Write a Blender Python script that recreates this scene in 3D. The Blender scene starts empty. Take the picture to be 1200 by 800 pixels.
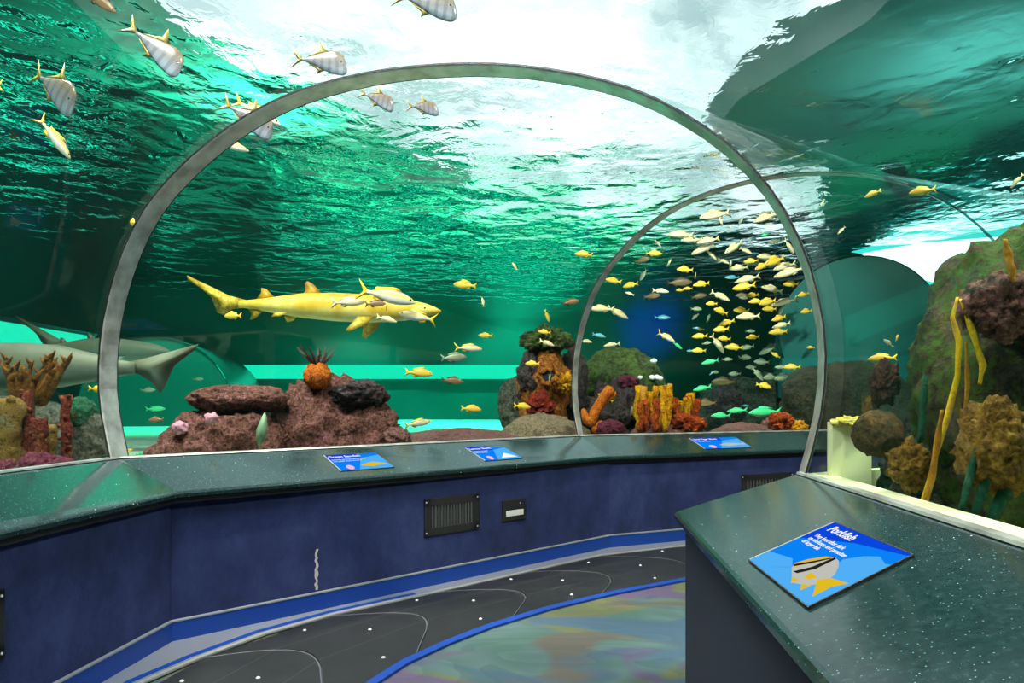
import bpy, bmesh, math, random
from mathutils import Vector, Matrix, noise
R = math.radians
scene = bpy.context.scene
col = scene.collection
random.seed(7)
CAM_H = 1.6

# ------------------------------------------------------------------ camera
cd = bpy.data.cameras.new('camera')
cam = bpy.data.objects.new('camera', cd)
col.objects.link(cam)
cam.location = (0, 0, CAM_H)
cam.rotation_euler = (R(90), 0, 0)
cd.sensor_width = 36
cd.lens = 24
cd.shift_y = 70 / 1200
cd.clip_start = 0.02
cd.clip_end = 200
scene.camera = cam

# ------------------------------------------------------------------ view
vs = scene.view_settings
scene.display_settings.display_device = 'sRGB'
vs.view_transform = 'Standard'
vs.look = 'None'
vs.gamma = 1
vs.use_curve_mapping = False
vs.exposure = 0.0
cy = scene.cycles
cy.max_bounces = 8
cy.diffuse_bounces = 2
cy.glossy_bounces = 4
cy.transmission_bounces = 4
cy.transparent_max_bounces = 24
cy.volume_bounces = 0
cy.caustics_reflective = False
cy.caustics_refractive = False
cy.use_denoising = True
cy.sample_clamp_indirect = 6

# ------------------------------------------------------------------ world
w = bpy.data.worlds.new('world')
scene.world = w
w.use_nodes = True
w.node_tree.nodes['Background'].inputs[0].default_value = (0.25, 0.5, 0.6, 1)
w.node_tree.nodes['Background'].inputs[1].default_value = 0.02

# ------------------------------------------------------------------ lamps
def area(name, loc, size, power, color, rot=(0, 0, 0), size_y=None):
    l = bpy.data.lights.new(name, 'AREA')
    l.energy = power
    l.color = color
    l.size = size
    if size_y:
        l.shape = 'RECTANGLE'
        l.size_y = size_y
    o = bpy.data.objects.new(name, l)
    o.location = loc
    o.rotation_euler = rot
    col.objects.link(o)
    return o

def spot(name, loc, target, power, color, angle=60, blend=0.6, radius=0.15):
    l = bpy.data.lights.new(name, 'SPOT')
    l.energy = power * 10.0
    l.color = color
    l.spot_size = R(angle)
    l.spot_blend = blend
    l.shadow_soft_size = radius
    o = bpy.data.objects.new(name, l)
    o.location = loc
    d = Vector(target) - Vector(loc)
    o.rotation_euler = d.to_track_quat('-Z', 'Y').to_euler()
    col.objects.link(o)
    return o

LAMP_GAIN = 10.0          # most lamp light is turned aside at the water surface
LAMPS = [
    ('tank_lamp', (-4.5, 5.5, 7.4), 1.6, 900, (1.0, 0.95, 0.80)),
    ('tank_lamp', (1.0, 9.0, 8.4), 1.6, 1100, (1.0, 0.96, 0.82)),
    ('tank_lamp', (5.0, 2.5, 7.4), 1.6, 900, (1.0, 0.95, 0.75)),
    ('tank_lamp', (-1.5, 1.5, 7.2), 2.0, 600, (1.0, 1.0, 0.95)),
]
for a in LAMPS:
    area(a[0], a[1], a[2], a[3] * LAMP_GAIN, a[4])
area('hall_uplight', (-7.5, 19.5, 5.4), 3.0, 650, (0.12, 1.0, 0.58), (R(180), 0, 0))  # added green light on the ceiling for the emerald patch in the water
area('hall_uplight', (10.5, 15.0, 5.6), 3.0, 130, (0.75, 1.0, 0.95), (R(180), 0, 0))  # added light on the ceiling to lift the teal water at right
for x, y in ((-8.5, 18.0), (-3.5, 18.5), (1.5, 20.0), (-6, 23.5), (0, 24.0)):
    spot('sand_spot', (x, y, 7.5), (x, y, 0.9), 6000, (0.08, 1.0, 0.58), 80)
spot('blue_spot', (4.9, 22.5, 4.2), (5.2, 26, 4.45), 90, (0.0, 0.06, 1.0), 50, 1.0)
spot('reef_spot', (-4.2, 2.6, 7.4), (-3.9, 5.4, 1.3), 700, (1, 0.9, 0.7), 45)
spot('panel_spot', (1.9, 2.2, 5.2), (1.76, 3.6, 1.2), 600, (1.0, 1.0, 0.72), 24)  # added spot that makes the pale slab luminous
spot('reef_spot', (-1.4, 3.2, 7.4), (-1.6, 6.6, 1.2), 2600, (1, 0.82, 0.68), 50)  # added from the camera side to brighten the front of the rocks
spot('reef_spot', (1.0, 5.2, 7.8), (1.6, 9.6, 1.6), 2400, (1, 0.85, 0.6), 45)
spot('reef_spot', (2.2, 5.5, 7.6), (3.6, 10.8, 2.9), 4200, (1, 0.95, 0.8), 40)  # added in front of the school to light the fish sides
spot('reef_spot', (2.2, 2.0, 7.0), (2.8, 3.3, 1.8), 450, (1, 0.85, 0.55), 60)

# ------------------------------------------------------------------ helpers
def at(px, py, Y):
    """point that a 1200x800 picture position meets at depth Y"""
    return Vector(((px - 600) / 800 * Y, Y, CAM_H + (470 - py) / 800 * Y))

def srgb(r, g, b):
    f = lambda c: (c / 12.92 if c <= 0.04045 else ((c + 0.055) / 1.055) ** 2.4)
    return (f(r / 255), f(g / 255), f(b / 255), 1)

def c4(c):
    return (c[0], c[1], c[2], 1)

class NT:
    def __init__(self, name):
        self.m = bpy.data.materials.new(name)
        self.m.use_nodes = True
        self.t = self.m.node_tree
        self.t.nodes.clear()
        self.out = self.t.nodes.new('ShaderNodeOutputMaterial')
    def n(self, kind, **kw):
        x = self.t.nodes.new('ShaderNode' + kind)
        for k, v in kw.items():
            if k == 'inp':
                for kk, vv in v.items():
                    if isinstance(vv, bpy.types.NodeSocket):
                        self.t.links.new(vv, x.inputs[kk])
                    else:
                        x.inputs[kk].default_value = vv
            else:
                setattr(x, k, v)
        return x
    def coord(self, which='Object', scale=None):
        o = self.n('TexCoord').outputs[which]
        if scale is not None:
            mp = self.n('Mapping', inp={'Vector': o})
            mp.inputs['Scale'].default_value = scale
            o = mp.outputs[0]
        return o
    def noise(self, vec, scale, detail=4, rough=0.55, dist=0.0):
        return self.n('TexNoise', inp={'Vector': vec, 'Scale': scale, 'Detail': detail, 'Roughness': rough, 'Distortion': dist}).outputs['Fac']
    def ramp(self, fac, stops, interp='LINEAR'):
        r = self.n('ValToRGB', inp={'Fac': fac})
        cr = r.color_ramp
        cr.interpolation = interp
        while len(cr.elements) < len(stops):
            cr.elements.new(0.5)
        for e, (p, c) in zip(cr.elements, stops):
            e.position = p
            e.color = c4(c)
        return r.outputs['Color']
    def math(self, op, a, b=0.0, clamp=False):
        x = self.n('Math', operation=op, use_clamp=clamp)
        for i, v in enumerate((a, b)):
            if isinstance(v, bpy.types.NodeSocket):
                self.t.links.new(v, x.inputs[i])
            else:
                x.inputs[i].default_value = v
        return x.outputs[0]
    def mix(self, fac, a, b):
        x = self.n('Mix', data_type='RGBA')
        for i, v in ((0, fac), (6, a), (7, b)):
            if isinstance(v, bpy.types.NodeSocket):
                self.t.links.new(v, x.inputs[i])
            else:
                x.inputs[i].default_value = v if i == 0 else c4(v)
        return x.outputs[2]
    def bump(self, h, strength=0.4, dist=0.02):
        return self.n('Bump', inp={'Height': h, 'Strength': strength, 'Distance': dist}).outputs[0]
    def pbr(self, color, rough=0.5, metal=0.0, normal=None, emis=None, estr=0.0, spec=0.5, **kw):
        b = self.n('BsdfPrincipled')
        def put(k, v):
            if isinstance(v, bpy.types.NodeSocket):
                self.t.links.new(v, b.inputs[k])
            else:
                b.inputs[k].default_value = v
        put('Base Color', color if isinstance(color, bpy.types.NodeSocket) else c4(color))
        put('Roughness', rough)
        put('Metallic', metal)
        put('Specular IOR Level', spec)
        if normal is not None:
            put('Normal', normal)
        if emis is not None:
            put('Emission Color', emis if isinstance(emis, bpy.types.NodeSocket) else c4(emis))
            put('Emission Strength', estr)
        for k, v in kw.items():
            put(k, v)
        self.t.links.new(b.outputs[0], self.out.inputs[0])
        return self.m

def plain(name, c, rough=0.5, metal=0.0, **kw):
    return NT(name).pbr(c, rough, metal, **kw)

def mottled(name, stops, scale=6, rough=0.8, bump=0.5, bscale=30, bdist=0.02, detail=6):
    t = NT(name)
    v = t.coord()
    f = t.noise(v, scale, detail, 0.75, 0.5)
    g = t.noise(v, scale * 5.5, 4, 0.7, 0.4)
    f = t.math('ADD', f, t.math('MULTIPLY', t.math('SUBTRACT', g, 0.5), 1.4))
    h = t.noise(v, bscale, 6, 0.8, 0.5)
    vo = t.n('TexVoronoi', inp={'Vector': v, 'Scale': bscale * 0.8}, feature='SMOOTH_F1').outputs['Distance']
    h = t.math('ADD', h, t.math('MULTIPLY', vo, 0.5))
    return t.pbr(t.ramp(f, stops), rough, normal=t.bump(h, min(1.0, bump * 1.3), bdist * 2), spec=0.2)

def link(name, me, parent=None, mats=()):
    o = bpy.data.objects.new(name, me)
    col.objects.link(o)
    if parent is not None:
        o.parent = parent
    for m in mats:
        me.materials.append(m)
    return o

def mesh(name, verts, faces, mat=None, parent=None, smooth=False):
    me = bpy.data.meshes.new(name)
    me.from_pydata([tuple(v) for v in verts], [], faces)
    me.update()
    if smooth:
        me.polygons.foreach_set('use_smooth', [True] * len(me.polygons))
    return link(name, me, parent, [mat] if mat else [])

def bmobj(name, bm, mat=None, parent=None, smooth=False):
    me = bpy.data.meshes.new(name)
    bmesh.ops.recalc_face_normals(bm, faces=bm.faces)
    bm.to_mesh(me)
    bm.free()
    if smooth:
        me.polygons.foreach_set('use_smooth', [True] * len(me.polygons))
    return link(name, me, parent, [mat] if mat else [])

def struct(o):
    o['kind'] = 'structure'
    return o

def tag(o, label, cat, group=None):
    o['label'] = label
    o['category'] = cat
    if group:
        o['group'] = group
    return o

def empty(name, loc=(0, 0, 0), label=None, cat=None, group=None):
    o = bpy.data.objects.new(name, None)
    o.location = loc
    o.empty_display_size = 0.1
    col.objects.link(o)
    if label:
        tag(o, label, cat, group)
    return o

def box_bm(bm, lo, hi, bevel=0.0):
    r = bmesh.ops.create_cube(bm, size=1)
    s = [hi[i] - lo[i] for i in range(3)]
    c = [(hi[i] + lo[i]) / 2 for i in range(3)]
    for v in r['verts']:
        v.co = Vector((v.co.x * s[0] + c[0], v.co.y * s[1] + c[1], v.co.z * s[2] + c[2]))
    if bevel:
        es = list({e for v in r['verts'] for e in v.link_edges})
        bmesh.ops.bevel(bm, geom=es, offset=bevel, segments=2, affect='EDGES', profile=0.6)

def prism(name, poly, z0, z1, mat, parent=None):
    """vertical prism over a ground polygon"""
    n = len(poly)
    vs_ = [(p[0], p[1], z0) for p in poly] + [(p[0], p[1], z1) for p in poly]
    fs = [list(range(n))[::-1], list(range(n, 2 * n))] + [[i, (i + 1) % n, n + (i + 1) % n, n + i] for i in range(n)]
    bm = bmesh.new()
    bv = [bm.verts.new(v) for v in vs_]
    for f in fs:
        bm.faces.new([bv[i] for i in f])
    return bmobj(name, bm, mat, parent)

def sweep(name, sections, mat, parent=None, closed=True, smooth=False, cap=True):
    """loft a list of equal-length 3D sections"""
    k = len(sections[0])
    vs_ = [p for s in sections for p in s]
    fs = []
    for i in range(len(sections) - 1):
        for j in range(k if closed else k - 1):
            a, b = i * k + j, i * k + (j + 1) % k
            fs.append([a, b, b + k, a + k])
    if cap and closed:
        fs.append(list(range(k))[::-1])
        fs.append([(len(sections) - 1) * k + j for j in range(k)])
    bm = bmesh.new()
    bv = [bm.verts.new(v) for v in vs_]
    for f in fs:
        try:
            bm.faces.new([bv[i] for i in f])
        except ValueError:
            pass
    return bmobj(name, bm, mat, parent, smooth)

def tube_bm(bm, pts, radii, k=8, jitter=0.0, hollow=False):
    rings = []
    for i, p in enumerate(pts):
        p = Vector(p)
        d = (Vector(pts[min(i + 1, len(pts) - 1)]) - Vector(pts[max(i - 1, 0)])).normalized()
        u = d.orthogonal().normalized() if abs(d.z) < 0.99 else Vector((1, 0, 0))
        if abs(d.z) > 0.3:
            u = (Vector((1, 0, 0)) - d * d.x).normalized()
        v_ = d.cross(u)
        rings.append([bm.verts.new(p + (u * math.cos(t) + v_ * math.sin(t)) * radii[i] * (1 + random.uniform(-jitter, jitter)))
                      for t in [2 * math.pi * j / k for j in range(k)]])
    for a, b in zip(rings, rings[1:]):
        for j in range(k):
            bm.faces.new((a[j], a[(j + 1) % k], b[(j + 1) % k], b[j]))
    bm.faces.new(rings[0][::-1])
    if hollow:
        c = Vector(pts[-1])
        d = (Vector(pts[-1]) - Vector(pts[-2]))
        inner = [bm.verts.new(c + (v.co - c) * 0.6) for v in rings[-1]]
        deep = [bm.verts.new(c + (v.co - c) * 0.5 - d * 0.8) for v in rings[-1]]
        for a, b in ((rings[-1], inner), (inner, deep)):
            for j in range(k):
                bm.faces.new((a[j], a[(j + 1) % k], b[(j + 1) % k], b[j]))
        bm.faces.new(deep)
    else:
        bm.faces.new(rings[-1])

# ------------------------------------------------------------------ materials
def make_materials():
    M = {}
    # navy loop-pile wall covering
    t = NT('navy_carpet')
    v = t.coord()
    f = t.noise(t.coord('Object', (1, 1, 0.7)), 2.2, 7, 0.72)
    f2 = t.noise(t.coord('Object', (60, 60, 160)), 1.0, 3, 0.7)
    M['navy'] = t.pbr(t.ramp(f, [(0.3, srgb(30, 38, 70)), (0.5, srgb(42, 52, 98)), (0.7, srgb(58, 68, 118))]), 0.85,
                      normal=t.bump(f2, 0.5, 0.006), spec=0.2)
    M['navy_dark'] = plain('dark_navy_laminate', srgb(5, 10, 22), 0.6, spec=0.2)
    M['blue_vinyl'] = plain('blue_vinyl', srgb(14, 62, 156), 0.45, spec=0.4)
    t = NT('brushed_metal')
    v = t.coord('Object', (2, 2, 2))
    M['steel'] = t.pbr(t.ramp(t.noise(v, 3, 4), [(0.36, (0.44, 0.42, 0.41)), (0.5, (0.64, 0.63, 0.63)), (0.64, (0.80, 0.79, 0.78))]), 0.32, 0.6)
    M['alu'] = plain('worn_aluminium', (0.72, 0.70, 0.68), 0.4, 0.6)
    M['grey_metal'] = plain('grey_metal_sheet', (0.38, 0.40, 0.46), 0.35, 0.5)
    M['dull'] = plain('dull_metal_line', (0.16, 0.16, 0.17), 0.5, 0.3)
    M['black'] = plain('black_metal', (0.008, 0.008, 0.009), 0.5)
    M['void'] = plain('dark_duct', (0.002, 0.002, 0.002), 0.9)  # near-black for the shade inside the vents and the pillar hole
    M['white'] = plain('white_plastic', (0.75, 0.75, 0.78), 0.4)
    M['chalk'] = plain('scuffed_plaster', (0.55, 0.52, 0.5), 0.9)
    # granite
    t = NT('green_granite')
    v = t.coord()
    base = t.ramp(t.noise(v, 40, 6, 0.75), [(0.3, srgb(10, 30, 32)), (0.55, srgb(28, 50, 52)), (0.75, srgb(56, 78, 78))])
    vor = t.n('TexVoronoi', inp={'Vector': v, 'Scale': 75.0}, feature='F1')
    big = t.n('TexVoronoi', inp={'Vector': v, 'Scale': 24.0}, feature='F1')
    s1 = t.math('LESS_THAN', vor.outputs['Distance'], 0.14)
    pick = t.math('GREATER_THAN', t.n('SeparateColor', inp={'Color': vor.outputs['Color']}).outputs[0], 0.62)
    s1 = t.math('MULTIPLY', s1, pick)
    s2 = t.math('LESS_THAN', big.outputs['Distance'], 0.07)
    pick2 = t.math('GREATER_THAN', t.n('SeparateColor', inp={'Color': big.outputs['Color']}).outputs[0], 0.7)
    s2 = t.math('MULTIPLY', s2, pick2)
    c = t.mix(s1, base, srgb(120, 160, 160))
    c = t.mix(s2, c, srgb(220, 230, 230))
    M['granite'] = t.pbr(c, 0.14, spec=0.35)
    # black walkway rubber
    t = NT('black_pallet')
    v = t.coord()
    M['pallet'] = t.pbr(t.ramp(t.noise(v, 5, 5, 0.7), [(0.3, (0.006, 0.006, 0.007)), (0.7, (0.02, 0.02, 0.021))]), 0.42, spec=0.45)
    # swirled carpet
    t = NT('swirl_carpet')
    v = t.coord('Object', (0.8, 1.3, 1))
    def sw(sc, off, dist=1.3):
        mp = t.n('Mapping', inp={'Vector': v})
        mp.inputs['Location'].default_value = (off, off * 0.7, off * 1.3)
        return t.noise(mp.outputs[0], sc, 1.5, 0.45, dist)
    def step(f, a, b):
        return t.ramp(f, [(a, (0, 0, 0)), (b, (1, 1, 1))])
    c1 = t.ramp(sw(1.2, 0.0), [(0.35, srgb(78, 100, 108)), (0.5, srgb(98, 118, 120)), (0.65, srgb(84, 110, 104))])
    c1 = t.mix(step(sw(0.9, 3.1), 0.50, 0.57), c1, srgb(116, 114, 76))
    c1 = t.mix(step(sw(0.9, 7.7), 0.57, 0.62), c1, srgb(106, 94, 86))
    c1 = t.mix(step(sw(0.9, 12.3), 0.54, 0.59), c1, srgb(108, 84, 120))
    c1 = t.mix(step(sw(1.1, 17.9), 0.58, 0.66), c1, srgb(78, 98, 124))
    fold = t.math('FRACT', t.math('MULTIPLY', sw(0.8, 21.0, 1.8), 7.0))
    c1 = t.mix(t.math('MULTIPLY', fold, 0.32), c1, srgb(60, 76, 84))
    c1 = t.mix(t.math('MULTIPLY', t.noise(v, 30, 3), 0.3), c1, srgb(74, 100, 108))
    f2 = t.noise(t.coord('Object', (220, 220, 220)), 1.0, 2, 0.6)
    M['carpet'] = t.pbr(c1, 0.95, normal=t.bump(f2, 0.4, 0.004), spec=0.1)
    # sand and tank
    M['sand'] = mottled('pale_sand', [(0.3, (0.50, 0.52, 0.40)), (0.7, (0.75, 0.76, 0.60))], 2, 0.9, 0.3, 12)
    t = NT('tank_paint')
    v = t.coord()
    M['tank'] = t.pbr(t.ramp(t.noise(v, 0.4, 3), [(0.3, (0.004, 0.090, 0.092)), (0.7, (0.006, 0.125, 0.128))]), 0.8, spec=0.2)
    M['hall'] = plain('dark_teal_ceiling', (0.10, 0.42, 0.38), 0.9)  # teal stands in for reflections at the water surface
    M['pale_yellow'] = plain('pale_yellow_render', (0.85, 0.85, 0.50), 0.7)  # yellow light on the right curb put into its colour
    # acrylic
    def acrylic(name, tint, gloss, edge):
        t = NT(name)
        lw = t.n('LayerWeight', inp={'Blend': 0.5})
        fac = t.math('POWER', lw.outputs['Facing'], 4.0)
        tr = t.n('BsdfTransparent', inp={'Color': t.mix(fac, tint, edge)})
        gl = t.n('BsdfGlossy', inp={'Color': (1, 1, 1, 1), 'Roughness': 0.02})
        k = t.math('MULTIPLY_ADD', fac, gloss)
        k.node.inputs[2].default_value = 0.02
        ms = t.n('MixShader', inp={0: k, 1: tr.outputs[0], 2: gl.outputs[0]})
        t.t.links.new(ms.outputs[0], t.out.inputs[0])
        return t.m
    M['acrylic'] = acrylic('clear_acrylic', (0.96, 0.985, 0.98), 0.25, (0.80, 0.92, 0.90))
    M['tube_teal'] = plain('dark_teal_tube', (0.012, 0.10, 0.095), 0.25, spec=0.5)
    M['smoky'] = acrylic('smoky_teal_acrylic', (0.25, 0.42, 0.42), 0.4, (0.10, 0.22, 0.22))
    # water surface : total internal reflection from below, clear above
    t = NT('water_surface')
    v = t.coord()
    sx = t.n('SeparateXYZ', inp={'Vector': v})
    e = t.math('MULTIPLY_ADD', t.math('MAXIMUM', t.math('SUBTRACT', sx.outputs[1], 7.0), 0.0), 0.40)
    e.node.inputs[2].default_value = 2.0
    u = t.math('MAXIMUM', t.math('SUBTRACT', sx.outputs[0], e), 0.0)
    tilt = t.math('SUBTRACT', t.math('MULTIPLY', sx.outputs[0], WATER_TILT), t.math('MULTIPLY', u, WATER_BACK))
    n1 = t.noise(t.coord('Object', (1.0, 1.0, 1)), 1.1, 2.0, 0.5, 0.4)
    n2 = t.noise(t.coord('Object', (1.3, 0.9, 1)), 3.6, 3.0, 0.55, 0.6)
    h = t.math('ADD', t.math('MULTIPLY', n1, 0.09), t.math('MULTIPLY', n2, 0.017))
    h = t.math('ADD', h, tilt)
    b = t.n('Bump', inp={'Height': h, 'Strength': 1.0, 'Distance': 1.0})
    fr = t.n('Fresnel', inp={'IOR': WATER_IOR, 'Normal': b.outputs[0]})
    tr = t.n('BsdfTransparent', inp={'Color': (0.97, 1, 1, 1)})
    rf = t.n('BsdfRefraction', inp={'Color': (0.97, 1, 1, 1), 'Roughness': 0.0, 'IOR': WATER_IOR, 'Normal': b.outputs[0]})
    th = t.n('MixShader', inp={0: 0.92, 1: tr.outputs[0], 2: rf.outputs[0]})
    gl = t.n('BsdfGlossy', inp={'Color': (0.95, 1, 0.98, 1), 'Roughness': 0.0, 'Normal': b.outputs[0]})
    ms = t.n('MixShader', inp={0: fr.outputs[0], 1: th.outputs[0], 2: gl.outputs[0]})
    t.t.links.new(ms.outputs[0], t.out.inputs[0])
    M['surface'] = t.m
    # water body
    t = NT('sea_water')
    ab = t.n('VolumeAbsorption', inp={'Color': (0.22, 0.91, 0.87, 1), 'Density': 0.085})
    sc = t.n('VolumeScatter', inp={'Color': (0.25, 0.95, 0.85, 1), 'Density': 0.003, 'Anisotropy': 0.4})
    ad = t.n('AddShader', inp={0: ab.outputs[0], 1: sc.outputs[0]})
    t.t.links.new(ad.outputs[0], t.out.inputs[1])
    M['water'] = t.m
    # skylight
    t = NT('skylight_panel')
    v = t.coord()
    f = t.noise(v, 0.22, 5, 0.55, 0.6)
    e = t.n('Emission', inp={'Color': t.ramp(f, [(0.38, (0.30, 0.38, 0.40)), (0.64, (1, 1, 1))]), 'Strength': 1.75})
    t.t.links.new(e.outputs[0], t.out.inputs[0])
    M['sky'] = t.m
    def glow(name, c, s):
        t = NT(name)
        e = t.n('Emission', inp={'Color': c4(c), 'Strength': s})
        t.t.links.new(e.outputs[0], t.out.inputs[0])
        return t.m
    M['strip'] = glow('lit_strip', (0.03, 1.0, 0.62), 1.0)
    M['strip_white'] = glow('lit_strip_white', (0.80, 1.0, 0.98), 3.0)
    M['strip_cyan'] = glow('lit_strip_cyan', (0.10, 0.95, 0.85), 1.1)  # soft glow around the white wedge, painted as a cyan rim
    M['blue_glow'] = glow('blue_lamp', (0.0, 0.03, 0.9), 1.2)
    M['scr_deep'] = glow('screen_deep_blue', srgb(10, 70, 220)[:3], 1.0)
    M['scr_mid'] = glow('screen_blue', srgb(10, 130, 245)[:3], 1.0)
    M['scr_light'] = glow('screen_light_blue', srgb(80, 175, 245)[:3], 1.0)
    M['scr_white'] = glow('screen_white', (0.95, 0.95, 1.0), 1.0)
    M['scr_yellow'] = glow('screen_yellow', srgb(235, 195, 40)[:3], 0.9)
    M['scr_silver'] = glow('screen_silver', srgb(200, 200, 190)[:3], 0.9)
    M['scr_black'] = glow('screen_black', srgb(40, 36, 30)[:3], 0.9)
    M['scr_pink'] = glow('screen_pink', srgb(250, 190, 215)[:3], 0.95)
    # rocks
    M['maroon'] = mottled('coralline_rock', [(0.28, srgb(48, 24, 26)), (0.42, srgb(104, 54, 50)), (0.54, srgb(136, 92, 72)), (0.66, srgb(150, 82, 96)), (0.8, srgb(196, 140, 150))], 7, bump=0.9, bscale=26, bdist=0.03)
    M['grey_rock'] = mottled('grey_rock', [(0.3, srgb(34, 36, 34)), (0.5, srgb(78, 76, 66)), (0.7, srgb(110, 104, 88)), (0.85, srgb(120, 84, 80))], 6, bump=0.8)
    M['dark_rock'] = mottled('dark_rock', [(0.3, srgb(28, 22, 26)), (0.55, srgb(70, 56, 58)), (0.75, srgb(104, 74, 82))], 6, bump=0.9)
    M['tan'] = mottled('speckled_gravel', [(0.3, srgb(92, 66, 58)), (0.5, srgb(142, 116, 96)), (0.7, srgb(176, 158, 130))], 24, bump=0.8, bscale=60)
    M['pinkish'] = mottled('pink_rubble', [(0.3, srgb(92, 56, 58)), (0.6, srgb(136, 92, 88)), (0.8, srgb(166, 120, 116))], 20, bump=0.7, bscale=50)
    M['moss'] = mottled('mossy_rock', [(0.25, srgb(24, 26, 18)), (0.42, srgb(56, 52, 34)), (0.56, srgb(72, 92, 32)), (0.7, srgb(86, 108, 50)), (0.85, srgb(92, 84, 66))], 4, bump=0.9, bscale=34, bdist=0.03)
    M['bigmoss'] = mottled('mossy_boulder', [(0.25, srgb(28, 24, 18)), (0.40, srgb(66, 54, 34)), (0.49, srgb(72, 78, 28)), (0.58, srgb(66, 100, 24)), (0.68, srgb(84, 68, 44)), (0.85, srgb(98, 64, 54))], 1.7, bump=0.9, bscale=22, bdist=0.03)
    M['ochre_rock'] = mottled('ochre_rock', [(0.25, srgb(82, 40, 22)), (0.45, srgb(160, 84, 30)), (0.6, srgb(196, 120, 48)), (0.8, srgb(150, 110, 70))], 6, bump=0.9, bscale=28)
    M['orange'] = mottled('orange_sponge', [(0.3, srgb(160, 50, 10)), (0.5, srgb(230, 110, 24)), (0.75, srgb(246, 160, 60))], 16, bump=1.0, bscale=40)
    M['yellow_sp'] = mottled('yellow_sponge', [(0.28, srgb(130, 52, 8)), (0.45, srgb(214, 130, 12)), (0.62, srgb(246, 190, 20)), (0.8, srgb(206, 92, 14))], 7, bump=0.8, bscale=22)
    M['rust_sp'] = mottled('rust_sponge', [(0.28, srgb(86, 22, 8)), (0.5, srgb(170, 58, 16)), (0.72, srgb(220, 110, 26))], 8, bump=0.8, bscale=22)
    M['red_sp'] = mottled('red_sponge', [(0.3, srgb(76, 16, 12)), (0.6, srgb(150, 40, 26)), (0.8, srgb(176, 70, 50))], 9, bump=0.9)
    M['branch'] = mottled('brown_branch_coral', [(0.3, srgb(84, 44, 14)), (0.6, srgb(146, 88, 30)), (0.8, srgb(176, 124, 50))], 9, bump=0.7)
    M['ochre_tube'] = mottled('ochre_tube_sponge', [(0.3, srgb(96, 60, 28)), (0.55, srgb(168, 130, 62)), (0.75, srgb(140, 60, 48))], 12, bump=0.9)
    M['red_tube'] = mottled('red_tube_sponge', [(0.3, srgb(70, 22, 18)), (0.55, srgb(134, 52, 40)), (0.75, srgb(160, 96, 60))], 12, bump=0.9)
    M['green_ball'] = mottled('green_coral', [(0.3, srgb(16, 52, 36)), (0.6, srgb(34, 92, 62)), (0.8, srgb(60, 110, 80))], 9, bump=0.8)
    M['purple'] = mottled('purple_coralline', [(0.3, srgb(72, 22, 40)), (0.6, srgb(122, 46, 70)), (0.8, srgb(158, 84, 104))], 12, bump=0.8)
    M['pink'] = mottled('pink_coralline', [(0.3, srgb(190, 120, 140)), (0.7, srgb(230, 170, 190))], 14, bump=0.5)
    M['brown_ball'] = mottled('brown_coral', [(0.3, srgb(52, 40, 22)), (0.6, srgb(96, 70, 38)), (0.8, srgb(120, 70, 52))], 8, bump=0.8)
    M['dim_red'] = mottled('dim_red_coral', [(0.3, srgb(48, 20, 18)), (0.6, srgb(96, 42, 36)), (0.8, srgb(120, 66, 56))], 9, bump=0.9)
    M['bank'] = mottled('dim_bank_rock', [(0.3, srgb(28, 34, 28)), (0.6, srgb(60, 58, 44)), (0.8, srgb(84, 66, 54))], 5, bump=0.8)
    M['pale_crust'] = mottled('pale_yellow_sponge', [(0.3, srgb(220, 190, 70)), (0.7, srgb(250, 240, 150))], 14)
    M['lobe'] = mottled('yellow_brown_coral', [(0.3, srgb(90, 58, 16)), (0.55, srgb(150, 108, 30)), (0.75, srgb(176, 140, 56))], 7, bump=0.8)
    M['ribbon'] = mottled('yellow_ribbon', [(0.3, srgb(196, 140, 16)), (0.7, srgb(240, 200, 40))], 5, bump=0.2, rough=0.5)
    M['ribbon_brown'] = mottled('ochre_ribbon', [(0.3, srgb(150, 92, 20)), (0.7, srgb(200, 140, 40))], 5, bump=0.2, rough=0.5)
    M['green_rod'] = mottled('green_rod', [(0.3, srgb(10, 56, 42)), (0.7, srgb(28, 88, 62))], 9, bump=0.5)
    M['brush'] = plain('dark_brush', srgb(60, 44, 40), 0.9)
    M['leaf'] = plain('grey_green_frond', srgb(120, 150, 120), 0.7)
    # fish skins: colour by height on the body, with stripes
    def skin(name, stops, zr, stripe=None, sfreq=40.0, rough=0.4, amt=0.6, axis=2):
        t = NT(name)
        v = t.coord()
        s = t.n('SeparateXYZ', inp={'Vector': v})
        z = t.math('MULTIPLY_ADD', s.outputs[2], 0.5 / zr)
        z.node.inputs[2].default_value = 0.5
        c = t.ramp(z, stops)
        if stripe is not None:
            a = t.math('ADD', s.outputs[axis], t.math('MULTIPLY', t.noise(v, 6, 2), 0.02))
            sn = t.math('SINE', t.math('MULTIPLY', a, sfreq))
            g = t.math('MULTIPLY', t.math('GREATER_THAN', sn, 0.35), amt)
            c = t.mix(g, c, stripe)
        c = t.mix(t.math('MULTIPLY', t.noise(v, 14, 3), 0.12), c, (0.4, 0.38, 0.32))
        return t.pbr(c, rough, spec=0.4)
    M['skin_yellow'] = skin('yellow_grunt_skin', [(0.1, srgb(252, 226, 130)), (0.35, srgb(252, 204, 20)), (0.75, srgb(232, 160, 4)), (1, srgb(170, 110, 6))], 0.17, srgb(236, 226, 150), 90, amt=0.25)
    M['fin_yellow'] = plain('yellow_fin', srgb(244, 196, 24), 0.5)
    M['skin_pale'] = skin('pale_snapper_skin', [(0.1, srgb(250, 240, 230)), (0.45, srgb(246, 226, 190)), (0.75, srgb(214, 180, 130)), (1, srgb(160, 124, 84))], 0.17, srgb(226, 190, 110), 60, amt=0.35)
    M['fin_pale'] = plain('pale_fin', srgb(226, 206, 160), 0.5)
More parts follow.
